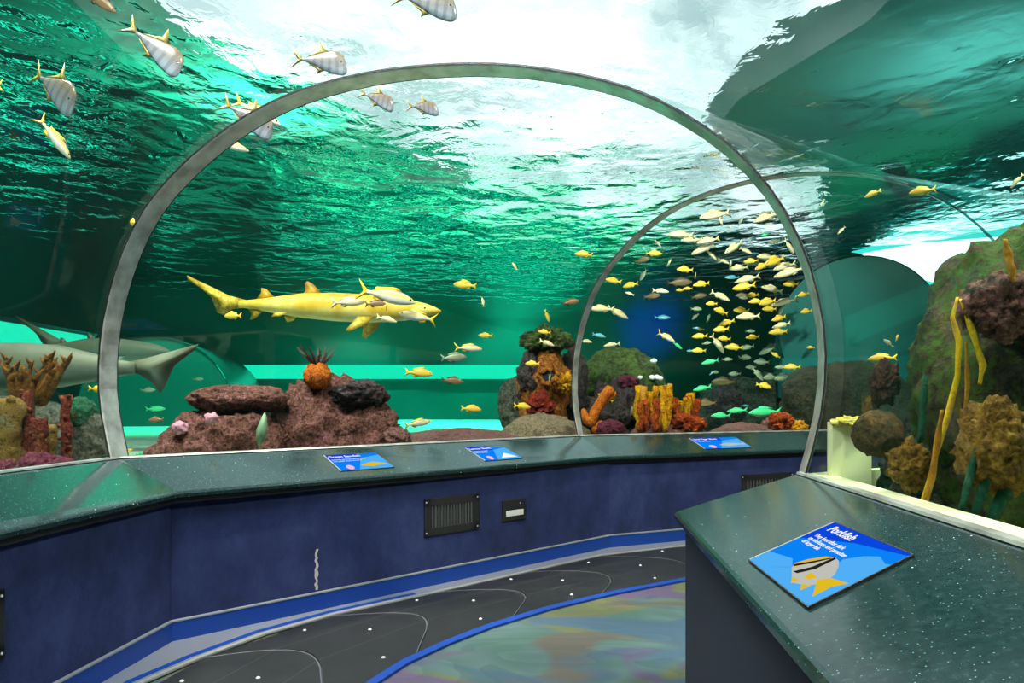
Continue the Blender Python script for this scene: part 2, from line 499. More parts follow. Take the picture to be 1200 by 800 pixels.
    M['skin_grey'] = skin('grey_grunt_skin', [(0.1, srgb(196, 200, 180)), (0.5, srgb(150, 156, 136)), (1, srgb(92, 98, 84))], 0.17, srgb(200, 196, 140), 80, amt=0.4)
    M['fin_grey'] = plain('grey_fin', srgb(130, 134, 110), 0.5)
    M['skin_brown'] = skin('brown_fish_skin', [(0.1, srgb(180, 140, 100)), (0.5, srgb(140, 96, 56)), (1, srgb(84, 60, 40))], 0.17)
    M['fin_brown'] = plain('brown_fin', srgb(96, 66, 40), 0.5)
    M['skin_blue'] = skin('blue_fish_skin', [(0.1, srgb(220, 240, 250)), (0.5, srgb(120, 200, 230)), (1, srgb(50, 130, 180))], 0.17)
    M['fin_blue'] = plain('blue_fin', srgb(90, 170, 210), 0.5)
    M['skin_green'] = skin('green_parrotfish_skin', [(0.1, srgb(130, 240, 170)), (0.5, srgb(50, 210, 130)), (1, srgb(20, 150, 100))], 0.17)
    M['fin_green'] = plain('green_fin', srgb(50, 190, 130), 0.5)
    M['skin_white'] = skin('white_snapper_skin', [(0.1, srgb(250, 246, 240)), (0.45, srgb(236, 226, 214)), (0.62, srgb(240, 200, 70)), (0.75, srgb(176, 160, 150)), (1, srgb(130, 120, 120))], 0.17)
    M['skin_silver'] = skin('silver_lookdown_skin', [(0.05, srgb(160, 178, 200)), (0.45, srgb(128, 128, 138)), (0.8, srgb(116, 102, 78)), (1, srgb(84, 66, 28))], 0.24, srgb(70, 64, 88), 46, rough=0.22, amt=0.4, axis=0)
    M['fin_silver'] = plain('silver_fin', srgb(136, 118, 50), 0.4)
    t = NT('sand_tiger_skin')
    v = t.coord()
    s = t.n('SeparateXYZ', inp={'Vector': v})
    z = t.math('MULTIPLY_ADD', s.outputs[2], 6.0)
    z.node.inputs[2].default_value = 0.5
    z = t.math('ADD', z, t.math('MULTIPLY', t.math('SUBTRACT', t.noise(v, 11, 4), 0.5), 1.1))
    M['skin_tiger'] = t.pbr(t.ramp(z, [(0.1, srgb(236, 236, 190)), (0.3, srgb(238, 214, 120)), (0.55, srgb(214, 170, 44)), (0.8, srgb(196, 146, 26)), (1, srgb(140, 104, 26))]), 0.55, spec=0.4)  # yellow of a warm spotlight put into the skin colour
    M['fin_tiger'] = mottled('sand_tiger_fin', [(0.3, srgb(160, 126, 40)), (0.6, srgb(214, 176, 60)), (0.8, srgb(226, 204, 120))], 14, 0.6, 0.1)
    M['skin_shark'] = skin('grey_shark_skin', [(0.1, srgb(120, 136, 128)), (0.4, srgb(84, 98, 88)), (0.6, srgb(78, 78, 56)), (1, srgb(58, 58, 42))], 0.075, rough=0.65)
    M['eye'] = plain('dark_eye', (0.01, 0.01, 0.012), 0.15)
    M['gill'] = plain('gill_slit', srgb(110, 84, 30), 0.8)
    return M

WATER_TILT = 0.19
WATER_IOR = 1.04
WATER_BACK = 0.10
M = make_materials()

# ------------------------------------------------------------------ tunnel layout
Lb = [(-3.73, -5), (-2.75, 4.78), (0.79, 7.88), (5.77, 9.86), (16.5, 11.2)]     # base of the glass, left side
Rb = [(0.83, -5), (1.62, 3.76), (3.7, 4.9), (8.3, 6.6), (16.5, 7.3)]             # base of the glass, right side
Cf = [(-3.22, -5), (-2.2, 4.5), (1.06, 7.4), (5.96, 9.4), (16.4, 10.7)]         # front edge of the left counter
BASE = 1.2
PROFILE = [(-0.0043, 1.199), (-0.0218, 1.54), (-0.0256, 1.84), (-0.0154, 2.199), (0.0161, 2.612), (0.0704, 2.983), (0.1679, 3.328),
           (0.2824, 3.565), (0.4176, 3.67), (0.5631, 3.661), (0.6876, 3.563), (0.7994, 3.384), (0.8948, 3.099), (0.9608, 2.764),
           (1.0003, 2.399), (1.0198, 2.044), (1.0226, 1.74), (1.0149, 1.46), (1.0003, 1.201)]

def smooth_profile(n=49):
    P = PROFILE
    out = []
    d = [0.0]
    for a, b in zip(P, P[1:]):
        d.append(d[-1] + math.hypot((b[0] - a[0]) * 4.4, b[1] - a[1]))
    for i in range(n):
        t = d[-1] * i / (n - 1)
        k = max(j for j in range(len(P) - 1) if d[j] <= t + 1e-9)
        u = (t - d[k]) / (d[k + 1] - d[k])
        p0, p1, p2, p3 = P[max(k - 1, 0)], P[k], P[k + 1], P[min(k + 2, len(P) - 1)]
        out.append(tuple(0.5 * (2 * p1[c] + (p2[c] - p0[c]) * u + (2 * p0[c] - 5 * p1[c] + 4 * p2[c] - p3[c]) * u * u
                                + (3 * p1[c] - p0[c] - 3 * p2[c] + p3[c]) * u ** 3) for c in (0, 1)))
    return out

PROF = smooth_profile()

def ring(i, grow=0.0, along=0.0, prof=PROF):
    """points of hoop i (grow: outward offset, along: shift along the tunnel)"""
    a, b = Vector((*Lb[i], 0)), Vector((*Rb[i], 0))
    d = b - a
    W = d.length
    u = d.normalized()
    ax = Vector((-u.y, u.x, 0))
    pts = []
    n = len(prof)
    for j, (s, z) in enumerate(prof):
        q0, q1 = prof[max(j - 1, 0)], prof[min(j + 1, n - 1)]
        tx, tz = (q1[0] - q0[0]) * W, q1[1] - q0[1]
        l = math.hypot(tx, tz)
        nx, nz = -tz / l, tx / l
        pts.append(a + u * (s * W + nx * grow) + Vector((0, 0, z + nz * grow)) + ax * along)
    return pts

# acrylic panels between the hoops
for i in range(4):
    o = sweep('window_%d' % (i + 1), [ring(i, 0.02), ring(i + 1, 0.02)], M['acrylic'], closed=False, smooth=True)
    struct(o)
    o['label'] = ['clear acrylic vault over the near granite rails', 'clear acrylic vault between the two steel hoops',
                  'clear acrylic vault beyond the small hoop', 'clear acrylic vault at the far bend of the tunnel'][i]
# steel hoops
HOOPS = [(1, 'large brushed steel hoop arching across the tunnel over the front rail'),
         (2, 'smaller steel hoop farther along the tunnel, in front of the fish school')]
for i, lab in HOOPS:
    secs = []
    hw = 0.08 if i == 1 else 0.05
    last = len(PROF) if i == 1 else 34
    inn, outr, a0, a1 = ring(i, -0.02), ring(i, 0.03), -hw, hw
    A = [ring(i, -0.022, -hw), ring(i, -0.028, -hw * 0.86), ring(i, -0.028, hw * 0.86), ring(i, -0.022, hw), ring(i, -0.012, hw), ring(i, -0.012, -hw)]
    root = empty('steel_hoop', A[0][0], lab, 'hoop')
    secs = [[A[k][j] - A[0][0] for k in range(6)] for j in range(last)]
    sweep('band', secs, M['steel'], root, smooth=False)
    if last < len(PROF):
        sweep('seam', [[A[k][j] - A[0][0] for k in range(6)] for j in range(last - 1, len(PROF))], M['smoky'], root, smooth=False)
    # thin dark gasket along both edges
    for e in (-1, 1):
        G = [ring(i, -0.025, e * hw), ring(i, -0.025, e * (hw + 0.005)), ring(i, -0.014, e * (hw + 0.005)), ring(i, -0.014, e * hw)]
        sweep('gasket', [[G[k][j] - A[0][0] for k in range(4)] for j in range(last)], M['black'], root)

# ------------------------------------------------------------------ tank shell
TANK = [(-15, -6), (-15, 16), (-15.001, 21), (-15, 26), (16, 26), (16, -6)]
SURF = 4.6
def wall(name, a, b, z0, z1, mat, t=0.15):
    d = (Vector(b) - Vector(a)).normalized()
    n = Vector((-d.y, d.x)) * t
    return struct(prism(name, [a, b, (b[0] + n.x, b[1] + n.y), (a[0] + n.x, a[1] + n.y)], z0, z1, mat))
names = ['wall_left', 'wall_left_far', 'wall_left_back', 'wall_back', 'wall_right', 'wall_front']
for i in range(6):
    a, b = TANK[i], TANK[(i + 1) % 6]
    wall(names[i], a, b, -0.3, 12, M['tank'])
def offs(poly, d):
    out = []
    for i, p in enumerate(poly):
        q0, q1 = Vector(poly[max(i - 1, 0)]), Vector(poly[min(i + 1, len(poly) - 1)])
        t = (q1 - q0).normalized()
        out.append((p[0] - t.y * d, p[1] + t.x * d))
    return out
lo, ro = offs(Lb, 0.06), offs(Rb, -0.06)
SAND = 0.9
struct(prism('floor_tank_left', [(-15, -5)] + lo + [(16, 26), (-15, 26)], SAND - 0.1, SAND, M['sand']))
struct(prism('floor_tank_right', [(16, -5)] + ro[::-1], SAND - 0.1, SAND, M['sand']))
# low curbs that carry the glass, on the tank side
for nm, line, d, m in (('trim_left_curb', Lb, 0.02, M['tank']), ('trim_right_curb', Rb, -0.02, M['pale_yellow'])):
    a, b = offs(line, d), offs(line, d * 6)
    secs = [[Vector((p[0], p[1], 0.0)), Vector((q[0], q[1], 0.0)), Vector((q[0], q[1], BASE + 0.005)), Vector((p[0], p[1], BASE + 0.005))] for p, q in zip(a, b)]
    struct(sweep(nm, secs, m))
# hall above the water
struct(prism('ceiling', [(-16, -7), (17, -7), (17, 25.9), (-16, 25.9)], 8.06, 8.16, M['hall']))
SKYL = [(-6.3, -2), (6.3, -2), (6.0, 11.5), (4.8, 14.5), (4.8, 18), (6.2, 21), (8.5, 25.9), (-2.4, 25.9), (-4.9, 21.5), (-6.7, 17.2), (-7.1, 12.5)]
struct(prism('window_skylight', SKYL, 8.0, 8.05, M['sky']))
struct(prism('window_clerestory', [(-2.2, 25.8), (11.5, 25.8), (11.5, 25.9), (-2.2, 25.9)], 5.4, 7.9, M['sky']))  # added glowing panel, whitens the low view through the water
# water
N = 2
struct(mesh('water_surface', [(-15.2, -6.2, SURF), (16.2, -6.2, SURF), (16.2, 26.2, SURF), (-15.2, 26.2, SURF)], [[0, 1, 2, 3]], M['surface']))
bm = bmesh.new()
lo_, hi_ = (-15.4, -6.4, -0.6), (16.4, 26.4, SURF - 0.02)
def addbox(lo, hi):
    v = [bm.verts.new((x, y, z)) for z in (lo[2], hi[2]) for y in (lo[1], hi[1]) for x in (lo[0], hi[0])]
    for f in ((0, 2, 3, 1), (4, 5, 7, 6), (0, 1, 5, 4), (2, 6, 7, 3), (0, 4, 6, 2), (1, 3, 7, 5)):
        bm.faces.new([v[i] for i in f])
addbox(lo_, hi_)
secs = []
for i in range(5):
    r = ring(i, 0.05)
    secs.append([Vector((r[0].x, r[0].y, -0.4))] + r + [Vector((r[-1].x, r[-1].y, -0.4))])
# keep the cavity ends inside the box
for p in secs[0]:
    p.y = max(p.y, -5.5)
for p in secs[-1]:
    p.x = min(p.x, 16.2)
k = len(secs[0])
bv = [[bm.verts.new(p) for p in s] for s in secs]
for a, b in zip(bv, bv[1:]):
    for j in range(k):
        bm.faces.new((a[j], b[j], b[(j + 1) % k], a[(j + 1) % k]))
bm.faces.new(bv[0])
bm.faces.new(bv[-1][::-1])
me = bpy.data.meshes.new('water_body')
bm.normal_update()
# cavity faces have to look into the tunnel
cav = [f for f in bm.faces if f.index < 0 or True][6:]
ctr = Vector((-0.8, 0, 2.0))
f0 = cav[len(PROF) // 2]
if f0.normal.z > 0:
    for f in cav:
        f.normal_flip()
bm.to_mesh(me)
bm.free()
o = link('water_body', me, None, [M['water']])
struct(o)

# bright bands in the water, built as added glowing panels
def strip(name, a, b, z0, z1, mat, lab, t=0.06):
    root = empty(name, (*a, z0), lab, 'light')
    d = Vector((b[0] - a[0], b[1] - a[1], 0))
    L = d.length
    root.rotation_euler = (0, 0, math.atan2(d.y, d.x))
    bm = bmesh.new(); box_bm(bm, (0, -t, 0.03), (L, -t * 0.3, z1 - z0 - 0.03)); bmobj('diffuser', bm, mat, root)
    bm = bmesh.new(); box_bm(bm, (-0.03, -t * 1.2, -0.02), (L + 0.03, 0.0, 0.03)); bmobj('lower_rail', bm, M['tank'], root)
    bm = bmesh.new(); box_bm(bm, (-0.03, -t * 1.2, z1 - z0 - 0.03), (L + 0.03, 0.0, z1 - z0 + 0.02)); bmobj('upper_rail', bm, M['tank'], root)
strip('light_strip', (-14.5, 25.9), (2.0, 25.9), 2.42, 3.0, M['strip'], 'long glowing green light strip across the far tank wall above the rocks')
def wedge(nm, pts, mat, th):
    o0 = root.location
    f = [at(x, y, Y) - o0 for x, y, Y in pts]
    n = len(f)
    bk = [p + Vector((0, th, 0)) for p in f]
    bm = bmesh.new()
    a = [bm.verts.new(p) for p in f]; b = [bm.verts.new(p) for p in bk]
    bm.faces.new(a); bm.faces.new(b[::-1])
    for i in range(n):
        bm.faces.new((a[i], a[(i + 1) % n], b[(i + 1) % n], b[i]))
    bmobj(nm, bm, mat, root)
root = empty('light_strip', at(1012, 298, 13.5), 'brilliant white wedge of light over the mossy boulder at right', 'light')
wedge('diffuser', [(1012, 296, 13.5), (1080, 284, 13.0), (1240, 270, 11.5), (1300, 266, 11), (1300, 320, 11), (1150, 345, 12.5), (1060, 322, 13.2)], M['strip_white'], 0.1)
wedge('upper_lens', [(1000, 294, 13.45), (1080, 276, 12.95), (1240, 259, 11.45), (1300, 254, 10.95), (1300, 266, 10.95), (1240, 270, 11.45), (1080, 284, 12.95), (1012, 296, 13.45)], M['strip_cyan'], 0.1)  # cyan rim imitates the glow fading off the white wedge
wedge('lower_lens', [(1060, 322, 13.15), (1150, 345, 12.45), (1150, 420, 12.45), (1076, 352, 13.1)], M['strip_cyan'], 0.1)
root = empty('light_strip', at(-60, 400, 15.5), 'green glowing light strip at the left edge behind the grey shark', 'light')
wedge('diffuser', [(-90, 366, 15.2), (0, 376, 16), (108, 394, 17), (108, 401, 17), (0, 404, 16), (-90, 408, 15.2)], M['strip'], 0.1)
wedge('upper_lens', [(-90, 358, 15.2), (0, 370, 16), (112, 391, 17), (108, 394, 16.98), (0, 376, 15.98), (-90, 366, 15.18)], M['tank'], 0.12)

# distant tunnel tubes seen through the water
def far_tube(lab, c, r, length, rz):
    root = empty('tunnel_tube', c, lab, 'tunnel')
    root.rotation_euler = (0, 0, rz)
    n = 28
    prof = [(math.cos(math.pi * (1.12 - 1.24 * j / n)) * r, math.sin(math.pi * (1.12 - 1.24 * j / n)) * r) for j in range(n + 1)]
    sweep('shell', [[Vector((x, y, z)) for x, z in prof] for y in (0, length * 0.5, length)], M['tube_teal'], root, closed=False, smooth=True)
    mesh('end_wall', [(x * 0.99, 0.03, z * 0.99) for x, z in prof], [list(range(len(prof)))], M['tube_teal'], root)
    for y in ():
        ring_ = []
        for x, z in prof:
            s = 1.015
            ring_.append([Vector((x * s, y - 0.04, z * s)), Vector((x * s, y + 0.04, z * s)), Vector((x * 0.985, y + 0.04, z * 0.985)), Vector((x * 0.985, y - 0.04, z * 0.985))])
        sweep('rib', ring_, M['tank'], root, smooth=False)
    bm = bmesh.new(); box_bm(bm, (-r * 0.95, 0.02, -r * 0.9), (r * 0.95, length, -r * 0.36)); bmobj('base', bm, M['tank'], root)
far_tube('dark teal tunnel tube in the water beyond the near hoop at right', (5.58, 11.0, 2.75), 1.2, 8, R(-20))
far_tube('dim teal tunnel tube far off behind the shark tail at left', (-9.9, 19.0, 1.4), 2.0, 6, R(12))

# ------------------------------------------------------------------ tunnel interior
TRIM = [(-2.32, -1.0), (-2.2, 2.5), (-2.10, 3.88), (-1.945, 4.25), (-1.70, 4.69), (-1.33, 5.12), (-0.757, 5.61), (-0.108, 6.18), (0.91, 7.07), (1.87, 7.53), (6.2, 9.2)]
KERB = [(-1.35, -1.0), (-1.2, 2.4), (-0.82, 3.88), (-0.68, 4.2), (-0.45, 4.54), (-0.18, 4.87), (0.26, 5.29), (0.86, 5.74), (1.54, 6.15), (3.0, 6.8), (7.2, 8.2)]
struct(prism('floor', [(-4.0, -5.2)] + Lb[:4] + [(9, 10), (9, 6.0)] + Rb[1::-1] + [(1.0, -5.2)], -0.1, -0.012, M['carpet']))
# carpet beside the walkway
# wall below the counter
Wf = offs(Cf, 0.05)
Wb = offs(Cf, 0.11)
Wf[1], Wf[2] = (-2.27, 4.54), (1.06, 7.46)
wl = empty('wall_counter', (0, 0, 0)); wl['kind'] = 'structure'
for i in range(3):
    a, b = Wf[i], Wf[i + 1]
    d = (Vector(b) - Vector(a)).normalized()
    n = Vector((-d.y, d.x)) * 0.06
    g = d * 0.0015
    prism('panel', [(a[0] + g.x, a[1] + g.y), (b[0] - g.x, b[1] - g.y), (b[0] + n.x - g.x, b[1] + n.y - g.y), (a[0] + n.x + g.x, a[1] + n.y + g.y)], 0.0, 0.95, M['navy'], wl)
# baseboards
bo = [(p[0], p[1]) for p in Wf[:4]]
bi = offs(bo, -0.012)
secs = [[Vector((p[0], p[1], 0)), Vector((q[0], q[1], 0)), Vector((q[0], q[1], 0.128)), Vector((p[0], p[1], 0.14))] for p, q in zip(bo, bi)]
struct(sweep('baseboard_left', secs, M['blue_vinyl']))
bi2 = offs(bo, -0.016)
secs = [[Vector((p[0], p[1], 0.136)), Vector((q[0], q[1], 0.130)), Vector((q[0], q[1], 0.139)), Vector((p[0], p[1], 0.145))] for p, q in zip(bo, bi2)]
struct(sweep('trim_1', secs, M['grey_metal']))
# metal apron between baseboard and walkway
fillp = [(-3.1, -1.0)] + bo[1:4] + TRIM[::-1]
struct(prism('trim_2', fillp, -0.02, 0.004, M['grey_metal']))
ti, to = offs(TRIM, -0.02), offs(TRIM, 0.015)
secs = [[Vector((p[0], p[1], 0)), Vector((q[0], q[1], 0)), Vector((q[0], q[1], 0.012)), Vector((p[0], p[1], 0.012))] for p, q in zip(to, ti)]
struct(sweep('trim_3', secs, M['alu']))
# blue inlay line on the apron
q0, q1 = offs(TRIM[1:7], 0.10), offs(TRIM[1:7], 0.055)
secs = [[Vector((p[0], p[1], 0.003)), Vector((q[0], q[1], 0.003)), Vector((q[0], q[1], 0.007)), Vector((p[0], p[1], 0.007))] for p, q in zip(q0, q1)]
struct(sweep('trim_4', secs, M['blue_vinyl']))
# blue kerb strip at the carpet
ki, ko = offs(KERB, 0.0), offs(KERB, -0.055)
secs = [[Vector((p[0], p[1], -0.01)), Vector((q[0], q[1], -0.01)), Vector((q[0], q[1], 0.006)), Vector((p[0], p[1], 0.012))] for p, q in zip(ki, ko)]
struct(sweep('trim_5', secs, M['blue_vinyl']))

# moving walkway of crescent pallets
def lerp_path(path, s):
    d = [0.0]
    for a, b in zip(path, path[1:]):
        d.append(d[-1] + math.dist(a, b))
    t = max(0.0, min(s, 1.0)) * d[-1]
    k = max(j for j in range(len(path) - 1) if d[j] <= t + 1e-9)
    u = (t - d[k]) / (d[k + 1] - d[k])
    return Vector((path[k][0] + (path[k + 1][0] - path[k][0]) * u, path[k][1] + (path[k + 1][1] - path[k][1]) * u, 0))
mw = empty('moving_walkway', (*KERB[2], 0), 'black moving walkway of overlapping crescent plates beside the blue wall', 'walkway')
org = Vector((*KERB[2], 0))
TI = offs(TRIM, -0.024)
NP = 15
def cross(u):
    """arc across the belt at path position u, bulging ahead"""
    out = []
    for j in range(13):
        v = j / 12
        uu = u + 0.045 * math.sin(math.pi * (0.15 + 0.85 * v)) * 1.0 - 0.02 * v
        out.append(lerp_path(TI, uu).lerp(lerp_path(KERB, uu), v))
    return out
for i in range(NP):
    a, b = cross(i / NP), cross((i + 1) / NP - 0.0012)
    z1 = 0.004 + 0.0006 * (i % 2)
    top = [p - org + Vector((0, 0, z1)) for p in a] + [p - org + Vector((0, 0, z1)) for p in b[::-1]]
    bot = [p - Vector((0, 0, 0.02)) for p in top]
    n = len(top)
    bm = bmesh.new()
    tv = [bm.verts.new(p) for p in top]
    bv_ = [bm.verts.new(p) for p in bot]
    for j in range(12):
        bm.faces.new((tv[j], tv[j + 1], tv[n - 2 - j], tv[n - 1 - j]))
    for j in range(n):
        bm.faces.new((tv[j], tv[(j + 1) % n], bv_[(j + 1) % n], bv_[j]))
    pal = bmobj('pallet', bm, M['pallet'], mw)
    # light wear line along the leading edge
    bm = bmesh.new()
    e = [p - org + Vector((0, 0, z1)) for p in b]
    for p, q in zip(e, e[1:]):
        d = (q - p).normalized(); nn = Vector((-d.y, d.x, 0)) * 0.003
        f = [bm.verts.new(x) for x in (p - nn, q - nn, q + nn + Vector((0, 0, .0015)), p + nn + Vector((0, 0, .0015)))]
        bm.faces.new(f)
    bmobj('edge_strip', bm, M['dull'], pal)
    # two long grooves and bolt heads
    for v in (0.32, 0.66):
        p, q = a[0].lerp(a[-1], v), b[0].lerp(b[-1], v)
        ja, jb = a[int(v * 12)] - org, b[int(v * 12)] - org
        d = (jb - ja).normalized(); nn = Vector((-d.y, d.x, 0)) * 0.002
        zz = Vector((0, 0, z1 + 0.0008))
        bm = bmesh.new()
        bm.faces.new([bm.verts.new(x + zz) for x in (ja - nn, jb - nn, jb + nn, ja + nn)])
        bmobj('groove', bm, M['dull'], pal)
    for v in (0.16, 0.48, 0.84):
        c = (a[int(v * 12)].lerp(b[int(v * 12)], 0.55)) - org + Vector((0, 0, z1))
        bm = bmesh.new()
        bmesh.ops.create_cone(bm, cap_ends=True, segments=10, radius1=0.014, radius2=0.009, depth=0.006, matrix=Matrix.Translation(c + Vector((0, 0, 0.003))))
        bmobj('bolt', bm, M['white'], pal)

# counters
def counter(lab, F, B, name='granite_counter', zf=1.0, zb=1.2):
    root = empty(name, (F[1][0] if len(F) > 2 else F[0][0], F[1][1] if len(F) > 2 else F[0][1], zf), lab, 'counter')
    o0 = root.location.copy()
    secs, secs2 = [], []
    for f, b in zip(F, B):
        f3, b3 = Vector((*f, zf)), Vector((*b, zb))
        d = (f3 - b3); dn = Vector((d.x, d.y, 0)).normalized()
        s = [b3 - Vector((0, 0, 0.045)), b3, f3 + (b3 - f3) * 0.03 + Vector((0, 0, 0.0)), f3 + (b3 - f3) * 0.012 - Vector((0, 0, 0.004)), f3 - Vector((0, 0, 0.012)), f3 - Vector((0, 0, 0.034)) , f3 - dn * 0.015 - Vector((0, 0, 0.042))]
        secs.append([p - o0 for p in s])
        w_ = b3 - dn * 0.03
        t = [b3 + Vector((0, 0, 0.001)) + dn * 0.012, b3 + Vector((0, 0, 0.012)) + dn * 0.008, w_ + Vector((0, 0, 0.014)), w_]
        secs2.append([p - o0 for p in t])
    sweep('worktop', secs, M['granite'], root)
    sweep('back_edge_strip', secs2, M['steel'], root)
    return root, o0
cl, clo = counter('long dark green granite counter following the blue wall below the glass', Cf[:4], Lb[:4])
# black stand-in for the shadow gap: batten below the front edge
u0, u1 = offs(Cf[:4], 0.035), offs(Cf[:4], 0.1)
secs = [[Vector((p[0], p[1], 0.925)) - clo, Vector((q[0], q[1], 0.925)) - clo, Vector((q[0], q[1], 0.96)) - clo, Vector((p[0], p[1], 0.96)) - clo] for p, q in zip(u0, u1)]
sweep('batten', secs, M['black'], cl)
KF = [(0.074, -5.0), (0.877, 3.69)]
KB = [(0.79, -5.0), (1.577, 3.76)]
cr, cro = counter('near green granite counter with the large fish screen at lower right', KF, KB)
# body below the right counter
dk = Vector((0.0924, 1, 0)).normalized()
prism_pts = [(0.074 + 0.06, -5.0), (0.80, -5.0), (1.56, 3.70), (0.922, 3.63)]
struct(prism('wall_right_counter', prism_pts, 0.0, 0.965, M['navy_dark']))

# wall fittings ------------------------------------------------------
def on_wall(name, a, b, x, z, lab, cat):
    """empty on a wall segment a->b; local x along the wall, y out of the tank side, z up"""
    root = empty(name, (0, 0, 0), lab, cat)
    d = Vector((b[0] - a[0], b[1] - a[1], 0)).normalized()
    p = Vector((*a, 0)) + d * x
    root.location = (p.x, p.y, z)
    root.rotation_euler = (0, 0, math.atan2(d.y, d.x))
    return root
def vent(a, b, x, z, wd, ht, lab):
    r = on_wall('wall_vent', a, b, x, z, lab, 'vent')
    f = 0.07
    bm = bmesh.new()
    box_bm(bm, (-wd / 2, -0.012, -ht / 2), (wd / 2, -0.001, -ht / 2 + f), 0.003)
    box_bm(bm, (-wd / 2, -0.012, ht / 2 - f), (wd / 2, -0.001, ht / 2), 0.003)
    box_bm(bm, (-wd / 2, -0.012, -ht / 2), (-wd / 2 + f, -0.001, ht / 2), 0.003)
    box_bm(bm, (wd / 2 - f, -0.012, -ht / 2), (wd / 2, -0.001, ht / 2), 0.003)
    bmobj('frame', bm, M['black'], r)
    bm = bmesh.new(); box_bm(bm, (-wd / 2 + f * .5, -0.003, -ht / 2 + f * .5), (wd / 2 - f * .5, -0.001, ht / 2 - f * .5)); bmobj('backing', bm, M['void'], r)
    n = 14
    for i in range(n):
        xx = -wd / 2 + f + (wd - 2 * f) * (i + 0.5) / n
        bm = bmesh.new(); box_bm(bm, (-0.006, -0.011, -ht / 2 + f), (0.006, -0.003, ht / 2 - f))
        s = bmobj('slat', bm, M['slat'], r)
        s.location = (xx, 0, 0)
    for sx in (-1, 1):
        for sz in (-1, 1):
            bm = bmesh.new()
            bmesh.ops.create_cone(bm, cap_ends=True, segments=8, radius1=0.008, radius2=0.006, depth=0.004, matrix=Matrix.Translation((sx * (wd / 2 - 0.02), -0.013, sz * (ht / 2 - 0.03))) @ Matrix.Rotation(R(90), 4, 'X'))
            bmobj('screw', bm, M['white'], r)
M['slat'] = plain('dark_slat', (0.10, 0.105, 0.11), 0.45, 0.3)
S0, S1, S2, S3 = Wf[0], Wf[1], Wf[2], Wf[3]
def along(a, b, p):
    d = (Vector(b) - Vector(a)).normalized()
    return (Vector(p) - Vector(a)).dot(d)
vent(S1, S2, along(S1, S2, (-0.53, 6.06)), 0.595, 0.60, 0.325, 'black louvred vent in the blue wall beside the small socket')
vent(S2, S3, along(S2, S3, (3.1, 8.29)), 0.59, 0.80, 0.27, 'black vent in the far blue wall just above the near counter corner')
vent(S0, S1, along(S0, S1, (-2.43, 2.99)), 0.55, 0.48, 0.33, 'black vent cut by the left picture edge in the blue wall')
r = on_wall('wall_socket', S1, S2, along(S1, S2, (0.018, 6.54)), 0.56, 'small black socket plate with a white slot, right of the vent', 'socket')
bm = bmesh.new(); box_bm(bm, (-0.15, -0.012, -0.1), (0.15, -0.001, 0.1), 0.004); bmobj('plate', bm, M['black'], r)
bm = bmesh.new(); box_bm(bm, (-0.105, -0.018, -0.055), (0.115, -0.011, 0.0), 0.004); bmobj('slot', bm, M['white'], r)
bm = bmesh.new(); bmesh.ops.create_cone(bm, cap_ends=True, segments=8, radius1=0.008, radius2=0.006, depth=0.004, matrix=Matrix.Translation((0.075, -0.013, 0.06)) @ Matrix.Rotation(R(90), 4, 'X')); bmobj('screw', bm, M['white'], r)
# plaster scuff on the wall
bm = bmesh.new()
random.seed(3)
prev = None
for j in range(15):
    z = 0.16 + 0.31 * j / 14
    wdt = random.uniform(0.006, 0.016) * (1.2 - 0.5 * j / 14)
    xo = random.uniform(-0.008, 0.008)
    cur = (bm.verts.new((xo - wdt, -0.003, z)), bm.verts.new((xo + wdt, -0.003, z)))
    if prev:
        bm.faces.new((prev[0], prev[1], cur[1], cur[0]))
    prev = cur
sc = bmobj('scuff', bm, M['chalk'], wl)
d = Vector((S2[0] - S1[0], S2[1] - S1[1], 0)).normalized()
p = Vector((*S1, 0)) + d * along(S1, S2, (-1.494, 5.218))
sc.location = p
sc.rotation_euler = (0, 0, math.atan2(d.y, d.x))

